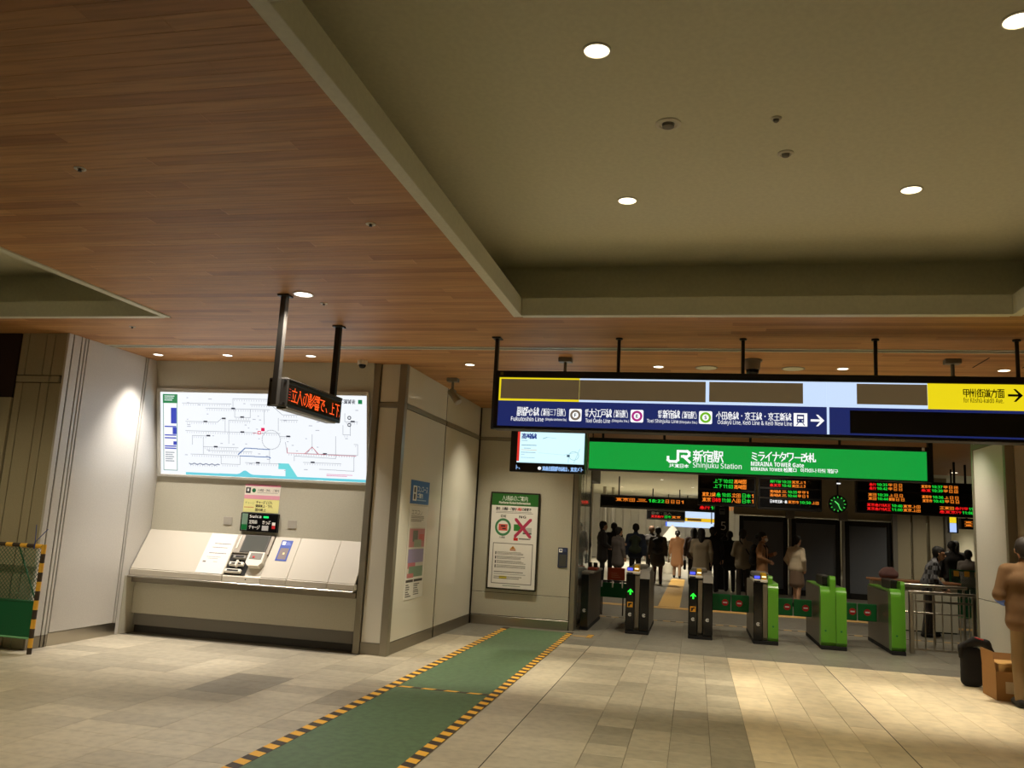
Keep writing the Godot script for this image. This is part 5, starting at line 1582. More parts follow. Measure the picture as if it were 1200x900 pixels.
	for k in 3:
		var s := thing("dark_screen", ["tall dark grey screen panel behind the man with the crossbody bag", "tall dark grey screen panel behind the woman in the cream jacket", "tall dark grey screen panel nearest the plaid shirt"][k], "screen panel", Vector3((px[k][0] + px[k][1]) / 2, 0, -25.0), 0.0, "tall dark screens")
		var hw: float = (px[k][1] - px[k][0]) / 2
		for e in [-1, 1]:
			bx("frame_upright", Vector3(e * hw - (0.12 if e > 0 else 0.0), 0, -0.08), Vector3(e * hw + (0.0 if e > 0 else 0.12), 2.14, 0), M.black, s, 0.01)
		bx("frame_top", Vector3(-hw + 0.121, 2.0, -0.08), Vector3(hw - 0.121, 2.14, 0), M.black, s, 0.01)
		bx("frame_foot", Vector3(-hw + 0.121, 0.0, -0.08), Vector3(hw - 0.121, 0.16, 0), M.black, s, 0.01)
		bx("panel", Vector3(-hw + 0.121, 0.161, -0.06), Vector3(hw - 0.121, 1.999, -0.03), plain(srgb(98, 102, 110), 0.6), s)
	for x in [2.63, 4.04]:
		var s := thing("screen_post", "grey square post between two dark screen panels, %s of two" % ("left" if x < 3 else "right"), "post", Vector3(x, 0, -24.9), 0.0, "posts between the dark screens")
		bx("shaft", Vector3(-0.035, 0, -0.04), Vector3(0.035, 2.12, 0.04), M.mid_grey, s, 0.006)
		bx("head", Vector3(-0.12, 2.12, -0.06), Vector3(0.12, 2.42, 0.06), M.mid_grey, s, 0.01)
	# tall dark sign post with the figure 5
	t = thing("platform_post", "tall black post with a white 5 and a train symbol in the hall", "sign post", Vector3(0.77, 0, -25.4))
	bx("body", Vector3(-0.21, 0, -0.2), Vector3(0.21, HC - 0.005, 0.0), M.black, t, 0.02)
	var dim := plain(srgb(190, 190, 190), 0.6)
	latin("lettering", "5", -0.02, 0.12, 1.70, 1.94, 0.001, M.paper, t, false)
	latin("lettering", "2", -0.02, 0.1, 1.45, 1.6, 0.001, plain(srgb(90, 90, 90), 0.6), t, false)
	mb = MB.new()
	mb.box(Vector3(-0.07, 2.15, 0), Vector3(0.09, 2.32, 0.002))
	obj("train_symbol", mb, plain(srgb(120, 120, 120), 0.6), t)
	bx("symbol_window", Vector3(-0.05, 2.24, 0.002), Vector3(0.07, 2.29, 0.003), M.black, t)
	letter("lettering", "上下", -0.06, 0.08, 2.38, 2.46, 0.002, 0.012, dim, t)
	# bright far signs
	t = thing("far_sign", "far white lit sign with a yellow strip at the end of the hall", "sign", Vector3(0.22, 2.0, -44.0))
	bx("housing", Vector3(-0.75, 0, -0.1), Vector3(0.78, 0.82, -0.01), M.black, t)
	bx("lit_white_panel", Vector3(-0.74, 0.30, -0.01), Vector3(0.77, 0.80, 0), M.white_lit, t)
	bx("lit_yellow_panel", Vector3(-0.74, 0.12, -0.01), Vector3(0.77, 0.295, 0), glow(srgb(240, 190, 20), 1.0), t)
	bx("lit_white_panel", Vector3(-0.74, 0.02, -0.01), Vector3(0.77, 0.115, 0), M.white_lit, t)
	bx("brown_strip", Vector3(-0.6, 0.16, 0.0), Vector3(0.1, 0.27, 0.003), plain(srgb(120, 80, 10), 0.6), t)
	for x in [-0.6, 0.6]:
		obj("hanger_pole", MB.new().tube(Vector3(x, 0.82, -0.05), Vector3(x, HC - 2.0, -0.05), 0.03, 0.03, 8), M.black, t)
	t = thing("far_blue_sign", "far pale blue lit sign hanging lower at the end of the hall", "sign", Vector3(-0.28, 1.82, -43.5))
	bx("lit_panel", Vector3(-1.15, 0, -0.06), Vector3(1.2, 0.22, 0), glow(srgb(190, 214, 255), 1.2), t)
	bx("lit_blue_end", Vector3(-1.17, 0, 0.001), Vector3(-1.1, 0.22, 0.004), glow(srgb(40, 90, 230), 1.2), t)
	for x in [-1.05, 1.1]:
		obj("hanger_pole", MB.new().tube(Vector3(x, 0.22, -0.03), Vector3(x, HC - 1.82, -0.03), 0.025, 0.025, 8), M.black, t)
	t = thing("small_yellow_sign", "small yellow and white lit sign in the gap beside the pillar", "sign", Vector3(6.06, 1.92, -22.0))
	bx("lit_yellow_panel", Vector3(-0.07, 0.22, -0.03), Vector3(0.07, 0.44, 0), glow(srgb(240, 210, 30), 1.0), t)
	bx("lit_white_panel", Vector3(-0.07, 0, -0.03), Vector3(0.07, 0.215, 0), glow(srgb(180, 205, 255), 1.0), t)
	bx("casing", Vector3(-0.10, -0.02, -0.09), Vector3(0.12, 0.5, -0.031), M.black, t)
	obj("hanger_pole", MB.new().tube(Vector3(0, 0.5, -0.06), Vector3(0, HC - 1.922, -0.06), 0.02, 0.02, 8), M.black, t)
	t = thing("edge_sign", "black hanging board seen almost edge on, at the left end of the green sign", "sign", Vector3(-2.2, 2.55, -17.5))
	bx("housing", Vector3(-0.12, 0, -1.2), Vector3(0.12, 0.6, 1.2), M.black, t, 0.01)
	obj("hanger_pole", MB.new().tube(Vector3(0, 0.6, 0.5), Vector3(0, HC - 2.552, 0.5), 0.025, 0.025, 8), M.black, t)
	obj("hanger_pole", MB.new().tube(Vector3(0, 0.6, -0.5), Vector3(0, HC - 2.552, -0.5), 0.025, 0.025, 8), M.black, t)
	# white cone wrap with greenery
	t = thing("wrapped_plant", "white folded cone over a leafy plant among the crowd", "plant", Vector3(-0.95, 0, -33.0))
	mb = MB.new()
	mb.prism(PackedVector2Array([Vector2(-0.42, 1.15), Vector2(0.30, 1.28), Vector2(0.42, 1.45), Vector2(0.12, 1.85)]), Vector3(0, 0, -0.15), Vector3.RIGHT, Vector3.UP, Vector3(0, 0, 0.3))
	obj("white_wrap", mb, M.paper, t)
	obj("pot", MB.new().lathe(Vector3.ZERO, [[0.0, 0.0], [0.2, 0.0], [0.26, 0.4], [0.22, 0.4], [0.0, 0.36]], 18), M.ivory, t)
	var leafm := plain(srgb(98, 120, 66), 0.6)
	obj("stem", MB.new().tube(Vector3(0, 0.36, 0), Vector3(0, 1.25, 0), 0.03, 0.02, 8), plain(srgb(96, 76, 50), 0.8), t)
	for k in 26:
		var a := k * 2.4
		var c := Vector3(cos(a) * 0.2, 0.5 + 0.026 * k, sin(a) * 0.2)
		var d := Vector3(cos(a), 0.3, sin(a)) * 0.12
		var s := Vector3(-sin(a), 0, cos(a)) * 0.05
		mb = MB.new()
		mb.quad(c - d, c - s, c + d, c + s)
		obj("leaf", mb, leafm, t)
	# green net fence in the gap at the right
	site_fence("green net construction fence with yellow clips in the gap beside the pillar", Vector3(5.78, 0, -19.2), 0.58, 1.12, false)

func site_fence(label: String, at: Vector3, w: float, h: float, tape: bool) -> void:   # w towards -x if tape, else both ways; at = foot of the right-hand post
	var t := thing("net_fence", label, "fence", at)
	var green := plain(srgb(18, 92, 56), 0.5)
	obj("post", MB.new().tube(Vector3(0, 0, 0), Vector3(0, h, 0), 0.02, 0.02, 10), green, t)
	obj("post", MB.new().tube(Vector3(-w, 0, 0), Vector3(-w, h, 0), 0.02, 0.02, 10), green, t)
	obj("top_tube", MB.new().tube(Vector3(-w, h - 0.02, 0), Vector3(0, h - 0.02, 0), 0.018, 0.018, 10), green, t)
	obj("middle_tube", MB.new().tube(Vector3(-w, h * 0.47, 0), Vector3(0, h * 0.47, 0), 0.012, 0.012, 8), green, t)
	obj("lower_tube", MB.new().tube(Vector3(-w, h * 0.14, 0), Vector3(0, h * 0.14, 0), 0.012, 0.012, 8), plain(srgb(120, 190, 140), 0.5), t)
	bx("solid_panel", Vector3(-w, h * 0.145, -0.006), Vector3(-0.015, h * 0.465, 0.006), plain(srgb(10, 96, 58), 0.5), t)
	var mb := MB.new()
	var a := h * 0.48
	var b := h - 0.03
	var step := 0.045
	var n := int((w + (b - a)) / step)
	for k in n:
		for s in [-1, 1]:
			# diagonal wires cut to the rectangle
			var x0 := -w - (b - a) + step * k
			var x1 := x0 + (b - a)
			var p := Vector2(x0, a)
			var q := Vector2(x1, b)
			if p.x < -w:
				p = Vector2(-w, a + (-w - x0))
			if q.x > 0:
				q = Vector2(0, a - x0)
			if q.x <= p.x:
				continue
			if s < 0:
				p.x = -w - p.x
				q.x = -w - q.x
			mb.tube(Vector3(p.x, p.y, 0), Vector3(q.x, q.y, 0), 0.003, 0.003, 4, false)
	var net := obj("net_wires", mb, green, t)
	net.set_meta("kind", "stuff")
	for s in [[-w * 0.2, -0.02], [-w * 0.9, -w * 0.35]]:
		obj("brace", MB.new().tube(Vector3(s[0], b, -0.01), Vector3(s[1], a, -0.01), 0.008, 0.008, 6), green, t)
	if tape:
		for k in 9:
			if k % 2 == 0:
				obj("yellow_band", MB.new().tube(Vector3(-0.02 - 0.09 * k - 0.085, h - 0.02, 0), Vector3(-0.02 - 0.09 * k, h - 0.02, 0), 0.022, 0.022, 10), M.yellow, t)
			else:
				obj("black_band", MB.new().tube(Vector3(-0.02 - 0.09 * k - 0.09, h - 0.02, 0), Vector3(-0.02 - 0.09 * k, h - 0.02, 0), 0.0215, 0.0215, 10), M.tape_black, t)
		for k in 12:
			obj("yellow_band" if k % 2 == 0 else "black_band", MB.new().tube(Vector3(0, h - 0.095 * (k + 1), 0), Vector3(0, h - 0.095 * k, 0), 0.024, 0.024, 10), M.yellow if k % 2 == 0 else M.tape_black, t)
		var tie := MB.new()
		tie.tube(Vector3(-0.10, h + 0.02, 0.02), Vector3(-0.14, h + 0.20, -0.01), 0.004, 0.004, 5)
		tie.tube(Vector3(-0.10, h + 0.02, 0.02), Vector3(0.0, h + 0.16, -0.02), 0.004, 0.004, 5)
		tie.tube(Vector3(-0.10, h - 0.05, 0.022), Vector3(-0.10, h + 0.02, 0.02), 0.006, 0.006, 5)
		obj("blue_tie", tie, plain(srgb(40, 70, 150), 0.6), t)
	else:
		for k in 3:
			bx("yellow_clip", Vector3(-0.12 - 0.2 * k, h - 0.14, 0.012), Vector3(-0.02 - 0.2 * k, h - 0.03, 0.03), M.yellow, t, 0.006)

func build_fence() -> void:
	site_fence("green net construction fence with yellow and black tape at the far left", Vector3(-6.67, 0, -7.64), 1.6, 1.11, true)

# ------------------------------------------------------------------ small devices on the ceilings
func build_ceiling_devices() -> void:
	var rim := M.ivory as Material
	var spots := [[Vector3(-3.40, HC, -3.76), "left of the big coffer, nearest the camera"], [Vector3(-2.05, HC, -4.73), "beside the big coffer's left edge"], [Vector3(-3.25, HC, -6.62), "behind the scrolling display's pole"], [Vector3(-5.85, HC, -7.5), "near the left coffer's corner"]]
	for s in spots:
		var t := thing("sprinkler_head", "tiny round sprinkler head in the wooden ceiling %s" % s[1], "sprinkler", s[0], 0.0, "sprinkler heads")
		obj("cup", MB.new().lathe(Vector3.ZERO, [[0.032, 0.0], [0.032, -0.005], [0.022, -0.006], [0.016, -0.001]], 18), rim, t)
		obj("nozzle", MB.new().tube(Vector3(0, -0.001, 0), Vector3(0, -0.018, 0), 0.008, 0.011, 10), M.dark_grey, t)
	var c := [[Vector3(-0.19, CC, -4.65), 0.075, "wide smoke detector in the large coffer's ceiling"], [Vector3(0.42, CC, -4.65), 0.032, "small round sensor in the large coffer, further from the camera's left light"], [Vector3(0.52, CC, -5.12), 0.05, "white sprinkler disc in the middle of the large coffer"]]
	for s in c:
		var t := thing("ceiling_sensor", s[2], "sensor", s[0])
		var r: float = s[1]
		obj("base", MB.new().lathe(Vector3.ZERO, [[r, 0.0], [r, -0.006], [r * 0.82, -0.012], [r * 0.7, -0.012], [r * 0.66, -0.004], [r * 0.5, -0.004]], 24), rim, t)
		obj("sensor_head", MB.new().lathe(Vector3.ZERO, [[r * 0.5, -0.002], [r * 0.45, -0.022], [r * 0.2, -0.028], [0, -0.028]], 20), M.mid_grey, t)
	for k in 2:
		var t := thing("ceiling_speaker", "flat round pale ceiling speaker behind the blue sign, %s of two" % ["left", "right"][k], "speaker", Vector3([0.10, 1.03][k], HC, -9.42), 0.0, "ceiling speakers")
		obj("grille", MB.new().lathe(Vector3.ZERO, [[0.11, 0.0], [0.11, -0.006], [0.095, -0.009], [0.0, -0.009]], 26), M.fascia, t)
		obj("ring", MB.new().lathe(Vector3.ZERO, [[0.125, 0.0], [0.125, -0.004], [0.111, -0.006]], 26), M.frame_grey, t)
	# dome cameras
	var t := thing("dome_camera", "dark dome camera under the ceiling above the blue sign", "camera", Vector3(0.57, HC, -8.95))
	obj("housing", MB.new().tube(Vector3(0, 0, 0), Vector3(0, -0.11, 0), 0.085, 0.075, 22), M.mid_grey, t)
	obj("collar", MB.new().tube(Vector3(0, -0.001, 0), Vector3(0, -0.02, 0), 0.10, 0.10, 22), M.mid_grey, t)
	obj("dome", MB.new().lathe(Vector3(0, -0.11, 0), [[0.068, 0.0], [0.064, -0.03], [0.045, -0.06], [0.0, -0.072]], 22), M.black_gloss, t)
	t = thing("dome_camera", "small white dome camera at the top right of the fare map wall", "camera", Vector3(-3.95, HC, -9.22))
	obj("housing", MB.new().tube(Vector3(0, 0, 0), Vector3(0, -0.05, 0), 0.062, 0.058, 20), M.ivory, t)
	obj("dome", MB.new().lathe(Vector3(0, -0.05, 0), [[0.045, 0.0], [0.042, -0.02], [0.028, -0.04], [0.0, -0.046]], 20), M.black_gloss, t)
	# track spotlights
	for s in [[Vector3(-3.14, HC, -10.35), "grey spotlight head on a stem beside the glossy side wall", true], [Vector3(-1.43, HC, -8.95), "grey ceiling bracket with a stem above the blue sign's covered left part", false], [Vector3(2.48, HC, -8.85), "grey ceiling bracket with a stem above the yellow end of the blue sign", false]]:
		t = thing("ceiling_bracket", s[1], "spotlight", s[0])
		bx("mount_box", Vector3(-0.075, -0.05, -0.05), Vector3(0.075, 0, 0.05), M.mid_grey, t, 0.006)
		obj("stem", MB.new().tube(Vector3(0, -0.05, 0), Vector3(0, -0.17, 0), 0.018, 0.018, 10), M.mid_grey, t)
		if s[2]:
			obj("spot_head", MB.new().tube(Vector3(-0.03, -0.17, 0.0), Vector3(0.10, -0.32, 0.04), 0.042, 0.048, 16), M.frame_grey, t)
			obj("lens_ring", MB.new().tube(Vector3(0.10, -0.32, 0.04), Vector3(0.107, -0.328, 0.042), 0.052, 0.052, 16), M.steel, t)
			bx("yoke", Vector3(-0.02, -0.21, -0.055), Vector3(0.04, -0.15, 0.055), M.frame_grey, t, 0.005)
		else:
			obj("hanging_cylinder", MB.new().tube(Vector3(0, -0.17, 0), Vector3(0, -0.30, 0), 0.03, 0.03, 14), M.mid_grey, t)
	t = thing("access_hatch", "square access hatch in the wooden ceiling above the right end of the blue sign", "hatch", Vector3(3.0, HC, -9.0))
	bx("hatch_edge", Vector3(-0.22, -0.004, -0.25), Vector3(-0.21, 0.0, 0.25), M.joint, t)
	bx("hatch_edge", Vector3(0.24, -0.004, -0.25), Vector3(0.25, 0.0, 0.25), M.joint, t)

# ------------------------------------------------------------------ people: smooth-joined tapered capsules meshed as surface nets
func flesh(bones: Array, cell: float, k := 0.03) -> MB:
	var lo := Vector3(INF, INF, INF)
	var hi := -lo
	for b in bones:
		var r: float = maxf(b[2], b[3]) + k + cell * 2.0
		for p in [b[0], b[1]]:
			lo = lo.min(p - Vector3(r, r, r))
			hi = hi.max(p + Vector3(r, r, r))
	var nx := int((hi.x - lo.x) / cell) + 2
	var ny := int((hi.y - lo.y) / cell) + 2
	var nz := int((hi.z - lo.z) / cell) + 2
	var f := PackedFloat32Array()
	f.resize(nx * ny * nz)
	f.fill(10.0)
	for b in bones:
		var a: Vector3 = b[0]
		var ba: Vector3 = b[1] - a
		var ra: float = b[2]
		var rb: float = b[3]
		var inv := 1.0 / maxf(ba.length_squared(), 1e-8)
		var r := maxf(ra, rb) + k + cell * 1.5
		var mn := ((a.min(b[1]) - Vector3(r, r, r)) - lo) / cell
		var mx := ((a.max(b[1]) + Vector3(r, r, r)) - lo) / cell
		for z in range(maxi(0, int(mn.z)), mini(nz, int(mx.z) + 2)):
			for y in range(maxi(0, int(mn.y)), mini(ny, int(mx.y) + 2)):
				var row := (z * ny + y) * nx
				for x in range(maxi(0, int(mn.x)), mini(nx, int(mx.x) + 2)):
					var p := lo + Vector3(x, y, z) * cell - a
					var t := clampf(p.dot(ba) * inv, 0.0, 1.0)
					var d := (p - ba * t).length() - (ra + (rb - ra) * t)
					var o := f[row + x]
					if o > 9.0:
						f[row + x] = d
					else:
						var h := maxf(k - absf(o - d), 0.0) / k
						f[row + x] = minf(o, d) - h * h * k * 0.25
	var vid := {}
	var pts := PackedVector3Array()
	var nrm := PackedVector3Array()
	var quads := PackedInt32Array()
	var sx := 1
	var sy := nx
	var sz := nx * ny
	var off := [0, sx, sy, sx + sy, sz, sx + sz, sy + sz, sx + sy + sz]
	for z in nz - 1:
		for y in ny - 1:
			var row := (z * ny + y) * nx
			for x in nx - 1:
				var i := row + x
				var v0 := f[i]
				var neg := 0
				for o in off:
					if f[i + o] < 0.0:
						neg += 1
				if neg == 0 or neg == 8:
					continue
				var s := Vector3.ZERO
				var n := 0
				for e in EDGES:
					var p: float = f[i + off[e[0]]]
					var q: float = f[i + off[e[1]]]
					if (p < 0.0) != (q < 0.0):
						var t := p / (p - q)
						s += CORNER[e[0]].lerp(CORNER[e[1]], t)
						n += 1
				vid[i] = pts.size()
				pts.append(lo + (Vector3(x, y, z) + s / n) * cell)
				var g := Vector3(f[i + sx] - v0 + f[i + sx + sy] - f[i + sy] + f[i + sx + sz] - f[i + sz], f[i + sy] - v0 + f[i + sx + sy] - f[i + sx] + f[i + sy + sz] - f[i + sz], f[i + sz] - v0 + f[i + sx + sz] - f[i + sx] + f[i + sy + sz] - f[i + sy])
				nrm.append(g.normalized())
	var mb := MB.new()
	for i in vid:
		var v0 := f[i]
		var x: int = i % nx
		var y: int = (i / nx) % ny
		var z: int = i / sz
		if x > 0 and y > 0 and z > 0:
			for ax in [[sx, sy, sz], [sy, sz, sx], [sz, sx, sy]]:
				var w := f[i + ax[0]]
				if (v0 < 0.0) == (w < 0.0):
					continue
				var a: int = i - ax[1] - ax[2]
				var b: int = i - ax[2]
				var c: int = i
				var d: int = i - ax[1]
				if not (vid.has(a) and vid.has(b) and vid.has(d)):
					continue
				var q := [vid[a], vid[b], vid[c], vid[d]]
				if v0 >= 0.0:
					q = [vid[a], vid[d], vid[c], vid[b]]
				mb.tri_n(pts[q[0]], pts[q[1]], pts[q[2]], nrm[q[0]], nrm[q[1]], nrm[q[2]])
				mb.tri_n(pts[q[0]], pts[q[2]], pts[q[3]], nrm[q[0]], nrm[q[2]], nrm[q[3]])
	return mb

const CORNER := [Vector3(0, 0, 0), Vector3(1, 0, 0), Vector3(0, 1, 0), Vector3(1, 1, 0), Vector3(0, 0, 1), Vector3(1, 0, 1), Vector3(0, 1, 1), Vector3(1, 1, 1)]
const EDGES := [[0, 1], [2, 3], [4, 5], [6, 7], [0, 2], [1, 3], [4, 6], [5, 7], [0, 4], [1, 5], [2, 6], [3, 7]]

var head_form: MB
var hand_form: MB
var hair_form := {}
var body_forms := {}

func V(x: float, y: float, z: float) -> Vector3:
	return Vector3(x, y, z)

func make_forms() -> void:
	# head about its middle, looking towards +z
	head_form = flesh([[V(0, 0.035, -0.022), V(0, 0.035, 0.012), 0.086, 0.080], [V(0, -0.02, 0.025), V(0, -0.075, 0.04), 0.064, 0.042], [V(-0.03, 0.018, 0.072), V(0.03, 0.018, 0.072), 0.022, 0.022],
		[V(0, 0.008, 0.094), V(0, -0.028, 0.108), 0.007, 0.012], [V(-0.012, -0.03, 0.098), V(0.012, -0.03, 0.098), 0.009, 0.009], [V(-0.018, -0.056, 0.086), V(0.018, -0.056, 0.086), 0.009, 0.009], [V(-0.015, -0.068, 0.084), V(0.015, -0.068, 0.084), 0.008, 0.008],
		[V(-0.086, 0.012, -0.012), V(-0.084, -0.022, -0.004), 0.014, 0.010], [V(0.086, 0.012, -0.012), V(0.084, -0.022, -0.004), 0.014, 0.010], [V(0, -0.06, -0.02), V(0, -0.13, -0.03), 0.052, 0.054]], 0.0075, 0.016)
	# hand hanging down from the wrist, fingers slightly curled, thumb to the front
	var hb := [[V(0, 0, 0), V(0, -0.04, 0), 0.025, 0.027], [V(0, -0.045, -0.024), V(0, -0.045, 0.022), 0.017, 0.017], [V(0, -0.075, -0.028), V(0, -0.078, 0.024), 0.014, 0.014], [V(0, -0.02, 0.018), V(0.006, -0.055, 0.042), 0.014, 0.011], [V(0.006, -0.055, 0.042), V(0.014, -0.084, 0.046), 0.0105, 0.009]]
	for i in 4:
		var z := -0.030 + 0.0185 * i
		var l: float = [0.058, 0.074, 0.080, 0.070][i]
		hb.append([V(0, -0.08, z), V(0.006, -0.08 - l * 0.5, z), 0.0095, 0.0085])
		hb.append([V(0.006, -0.08 - l * 0.5, z), V(0.022, -0.08 - l * 0.92, z), 0.0085, 0.0072])
	hand_form = flesh(hb, 0.005, 0.006)
	var cap := [[V(0, 0.058, -0.035), V(0, 0.062, 0.008), 0.094, 0.082], [V(0, 0.0, -0.045), V(0, -0.045, -0.05), 0.080, 0.058], [V(-0.072, 0.03, -0.01), V(-0.078, -0.01, -0.02), 0.026, 0.016], [V(0.072, 0.03, -0.01), V(0.078, -0.01, -0.02), 0.026, 0.016]]
	hair_form["short"] = flesh(cap, 0.012, 0.02)
	hair_form["long"] = flesh(cap + [[V(0, 0, -0.06), V(0, -0.22, -0.085), 0.082, 0.062], [V(-0.075, 0.02, -0.01), V(-0.075, -0.16, -0.03), 0.028, 0.024], [V(0.075, 0.02, -0.01), V(0.075, -0.16, -0.03), 0.028, 0.024]], 0.012, 0.02)
	hair_form["bun"] = flesh(cap + [[V(0, 0.03, -0.11), V(0, 0.02, -0.15), 0.045, 0.05]], 0.012, 0.02)
	hair_form["tied"] = flesh(cap + [[V(0, 0.02, -0.10), V(0.0, -0.10, -0.14), 0.04, 0.035]], 0.012, 0.02)

func cloth(c: Color) -> StandardMaterial3D:
	var m := plain(c, 0.85)
	m.rim_enabled = true
	m.rim = 0.3
	m.rim_tint = 0.6
	return m

func person(label: String, at: Vector3, turn: float, o: Dictionary) -> Node3D:
	# o: h height, top, legs, shoes, hair colours, style, coat (hem height), arm (left, right poses), stride, lean, cell, skirt, mask, look
	var t := thing("person", label, "person", at, turn, o.get("group", ""))
	var sc: float = o.get("h", 1.7) / 1.7
	var cell: float = o.get("cell", 0.026)
	var lean: float = o.get("lean", 0.0)
	var st: float = o.get("stride", 0.04)
	var hem: float = o.get("coat", 0.78)
	var key := "%s|%s|%.2f|%.2f|%.2f|%.3f|%s" % [o.get("left", "down"), o.get("right", "down"), lean, st, hem, cell, o.get("skirt", false)]
	var bend := func(p: Vector3) -> Vector3:   # leaning from the hips
		if p.y < 0.92:
			return p
		var d := p - Vector3(0, 0.92, 0)
		return Vector3(0, 0.92, 0) + Basis(Vector3.RIGHT, lean) * d
	if not body_forms.has(key):
		var leg := []
		var shoes := []
		var thin := []
		for s in [-1.0, 1.0]:
			var zf: float = st * s
			var hip := V(s * 0.085, 0.90, 0)
			var knee := V(s * 0.095, 0.49, 0.015 + zf * 0.7)
			var ank := V(s * 0.10, 0.09, -0.02 + zf * 1.4)
			leg.append_array([[hip, knee, 0.088, 0.066], [knee, ank, 0.066, 0.056]])
			thin.append_array([[hip, knee, 0.074, 0.052], [knee, knee.lerp(ank, 0.45), 0.048, 0.044], [knee.lerp(ank, 0.45), ank, 0.044, 0.034], [ank, V(ank.x, 0.035, ank.z + 0.09), 0.034, 0.025]])
			shoes.append_array([[V(ank.x, 0.045, ank.z - 0.03), V(ank.x + s * 0.012, 0.04, ank.z + 0.15), 0.045, 0.038], [ank, V(ank.x, 0.05, ank.z), 0.046, 0.046]])
		leg.append([V(-0.06, 0.95, 0), V(0.06, 0.95, 0), 0.105, 0.105])
		thin.append_array([[V(-0.06, 0.95, 0), V(0.06, 0.95, 0), 0.09, 0.09], [V(0, 0.95, 0), bend.call(V(0, 1.28, 0)), 0.10, 0.11], [bend.call(V(-0.15, 1.39, -0.01)), bend.call(V(0.15, 1.39, -0.01)), 0.05, 0.05], [bend.call(V(0, 1.36, -0.01)), bend.call(V(0, 1.53, 0.0)), 0.058, 0.052]])
		var top := [[V(0, 1.0, 0), bend.call(V(0, 1.30, -0.005)), 0.118, 0.124], [V(-0.085, 1.0, 0), bend.call(V(-0.10, 1.27, 0)), 0.112, 0.118], [V(0.085, 1.0, 0), bend.call(V(0.10, 1.27, 0)), 0.112, 0.118], [bend.call(V(-0.085, 1.27, -0.01)), bend.call(V(0.085, 1.27, -0.01)), 0.125, 0.125],
			[bend.call(V(-0.155, 1.385, -0.015)), bend.call(V(0.155, 1.385, -0.015)), 0.066, 0.066], [bend.call(V(0, 1.40, -0.012)), bend.call(V(0, 1.475, -0.008)), 0.074, 0.064]]
		top.append([V(0, 1.0, 0), V(0, hem + 0.1, 0), 0.115, 0.125 + 0.03 * (0.9 - hem)])
		for s in [-1.0, 1.0]:
			top.append([V(s * 0.08, 1.0, 0), V(s * (0.085 + 0.03 * (1.0 - hem)), hem + 0.1, 0), 0.112, 0.118 + 0.03 * (0.9 - hem)])
		var hands := []
		for s in [-1.0, 1.0]:
			var sh: Vector3 = bend.call(V(s * 0.20, 1.375, -0.015))
			var el: Vector3
			var wr: Vector3
			match o.get("left" if s < 0 else "right", "down"):
				"phone":
					el = bend.call(V(s * 0.25, 1.12, 0.02))
					wr = bend.call(V(s * 0.12, 1.20, 0.24))
				"belly":
					el = bend.call(V(s * 0.27, 1.12, -0.02))
					wr = bend.call(V(s * 0.09, 1.02, 0.19))
				"front":
					el = bend.call(V(s * 0.25, 1.11, 0.04))
					wr = bend.call(V(s * 0.2, 1.0, 0.27))
				"pocket":
					el = bend.call(V(s * 0.29, 1.13, -0.06))
					wr = bend.call(V(s * 0.21, 0.92, 0.05))
				_:
					el = bend.call(V(s * 0.255, 1.11, -0.03))
					wr = bend.call(V(s * 0.265, 0.88, 0.03))
			top.append_array([[sh, el, 0.064, 0.056], [el, wr, 0.056, 0.044]])
			thin.append_array([[sh, el, 0.046, 0.040], [el, wr, 0.040, 0.029]])
			hands.append([wr, (wr - el).normalized(), s])
		if o.get("skirt", false):
			leg = [[V(-0.06, 0.97, 0), V(-0.09, 0.58, 0), 0.10, 0.12], [V(0.06, 0.97, 0), V(0.09, 0.58, 0), 0.10, 0.12], [V(0, 0.95, 0), V(0, 0.58, 0), 0.10, 0.13]]
		var body := flesh(thin, cell, 0.03)
		for h in hands:
			var dn: Vector3 = -h[1]
			var fw := Vector3(0, 0, 1) if absf(dn.z) < 0.7 else Vector3(0, 1, 0)
			var xx: Vector3 = dn.cross(fw).normalized() * (-h[2])
			var bb := Basis(xx, dn, xx.cross(dn))
			body.put(hand_form, Transform3D(bb, h[0] - h[1] * 0.015))
		var hp: Vector3 = bend.call(V(0, 1.585, 0.02))
		body.put(head_form, Transform3D(Basis(Vector3.UP, o.get("look", 0.0)) * Basis(Vector3.RIGHT, o.get("nod", 0.0)), hp))
		body_forms[key] = [body.mesh(), flesh(top, cell, 0.035).mesh(), flesh(leg, cell, 0.03).mesh(), flesh(shoes, cell * 0.8, 0.02).mesh(), hp]
	var F: Array = body_forms[key]
	var S := Basis.from_scale(Vector3(sc, sc, sc))
	var parts := [["body", F[0], M.skin], ["jacket", F[1], cloth(o.top)], ["skirt" if o.get("skirt", false) else "trousers", F[2], cloth(o.legs)], ["shoes", F[3], cloth(o.get("shoes", srgb(26, 24, 22)))]]
	for p in parts:
		var q := MeshInstance3D.new()
		q.mesh = p[1]
		q.material_override = p[2]
		q.name = p[0]
		q.basis = S
		t.add_child(q, true)
	var hq := obj("hair", hair_form[o.get("style", "short")], plain(o.get("hair", srgb(22, 18, 16)), 0.7), t)
	var HB := Basis(Vector3.UP, o.get("look", 0.0)) * Basis(Vector3.RIGHT, o.get("nod", 0.0))
	hq.transform = Transform3D(S * HB, F[4] * sc)
	var eyes := MB.new()
	for s in [-1.0, 1.0]:
		eyes.tube(V(s * 0.031, 0.006, 0.085), V(s * 0.031, 0.006, 0.0955), 0.010, 0.008, 8)
	var ey := obj("eyes", eyes, M.black, t)
	ey.transform = hq.transform
	if o.get("mask", false):
		var mk := obj("face_mask", flesh([[V(-0.035, -0.035, 0.075), V(0.035, -0.035, 0.075), 0.034, 0.034], [V(0, -0.05, 0.085), V(0, -0.07, 0.075), 0.03, 0.026]], 0.01, 0.02), M.paper, t)
		mk.transform = hq.transform
	var bag: String = o.get("bag", "")
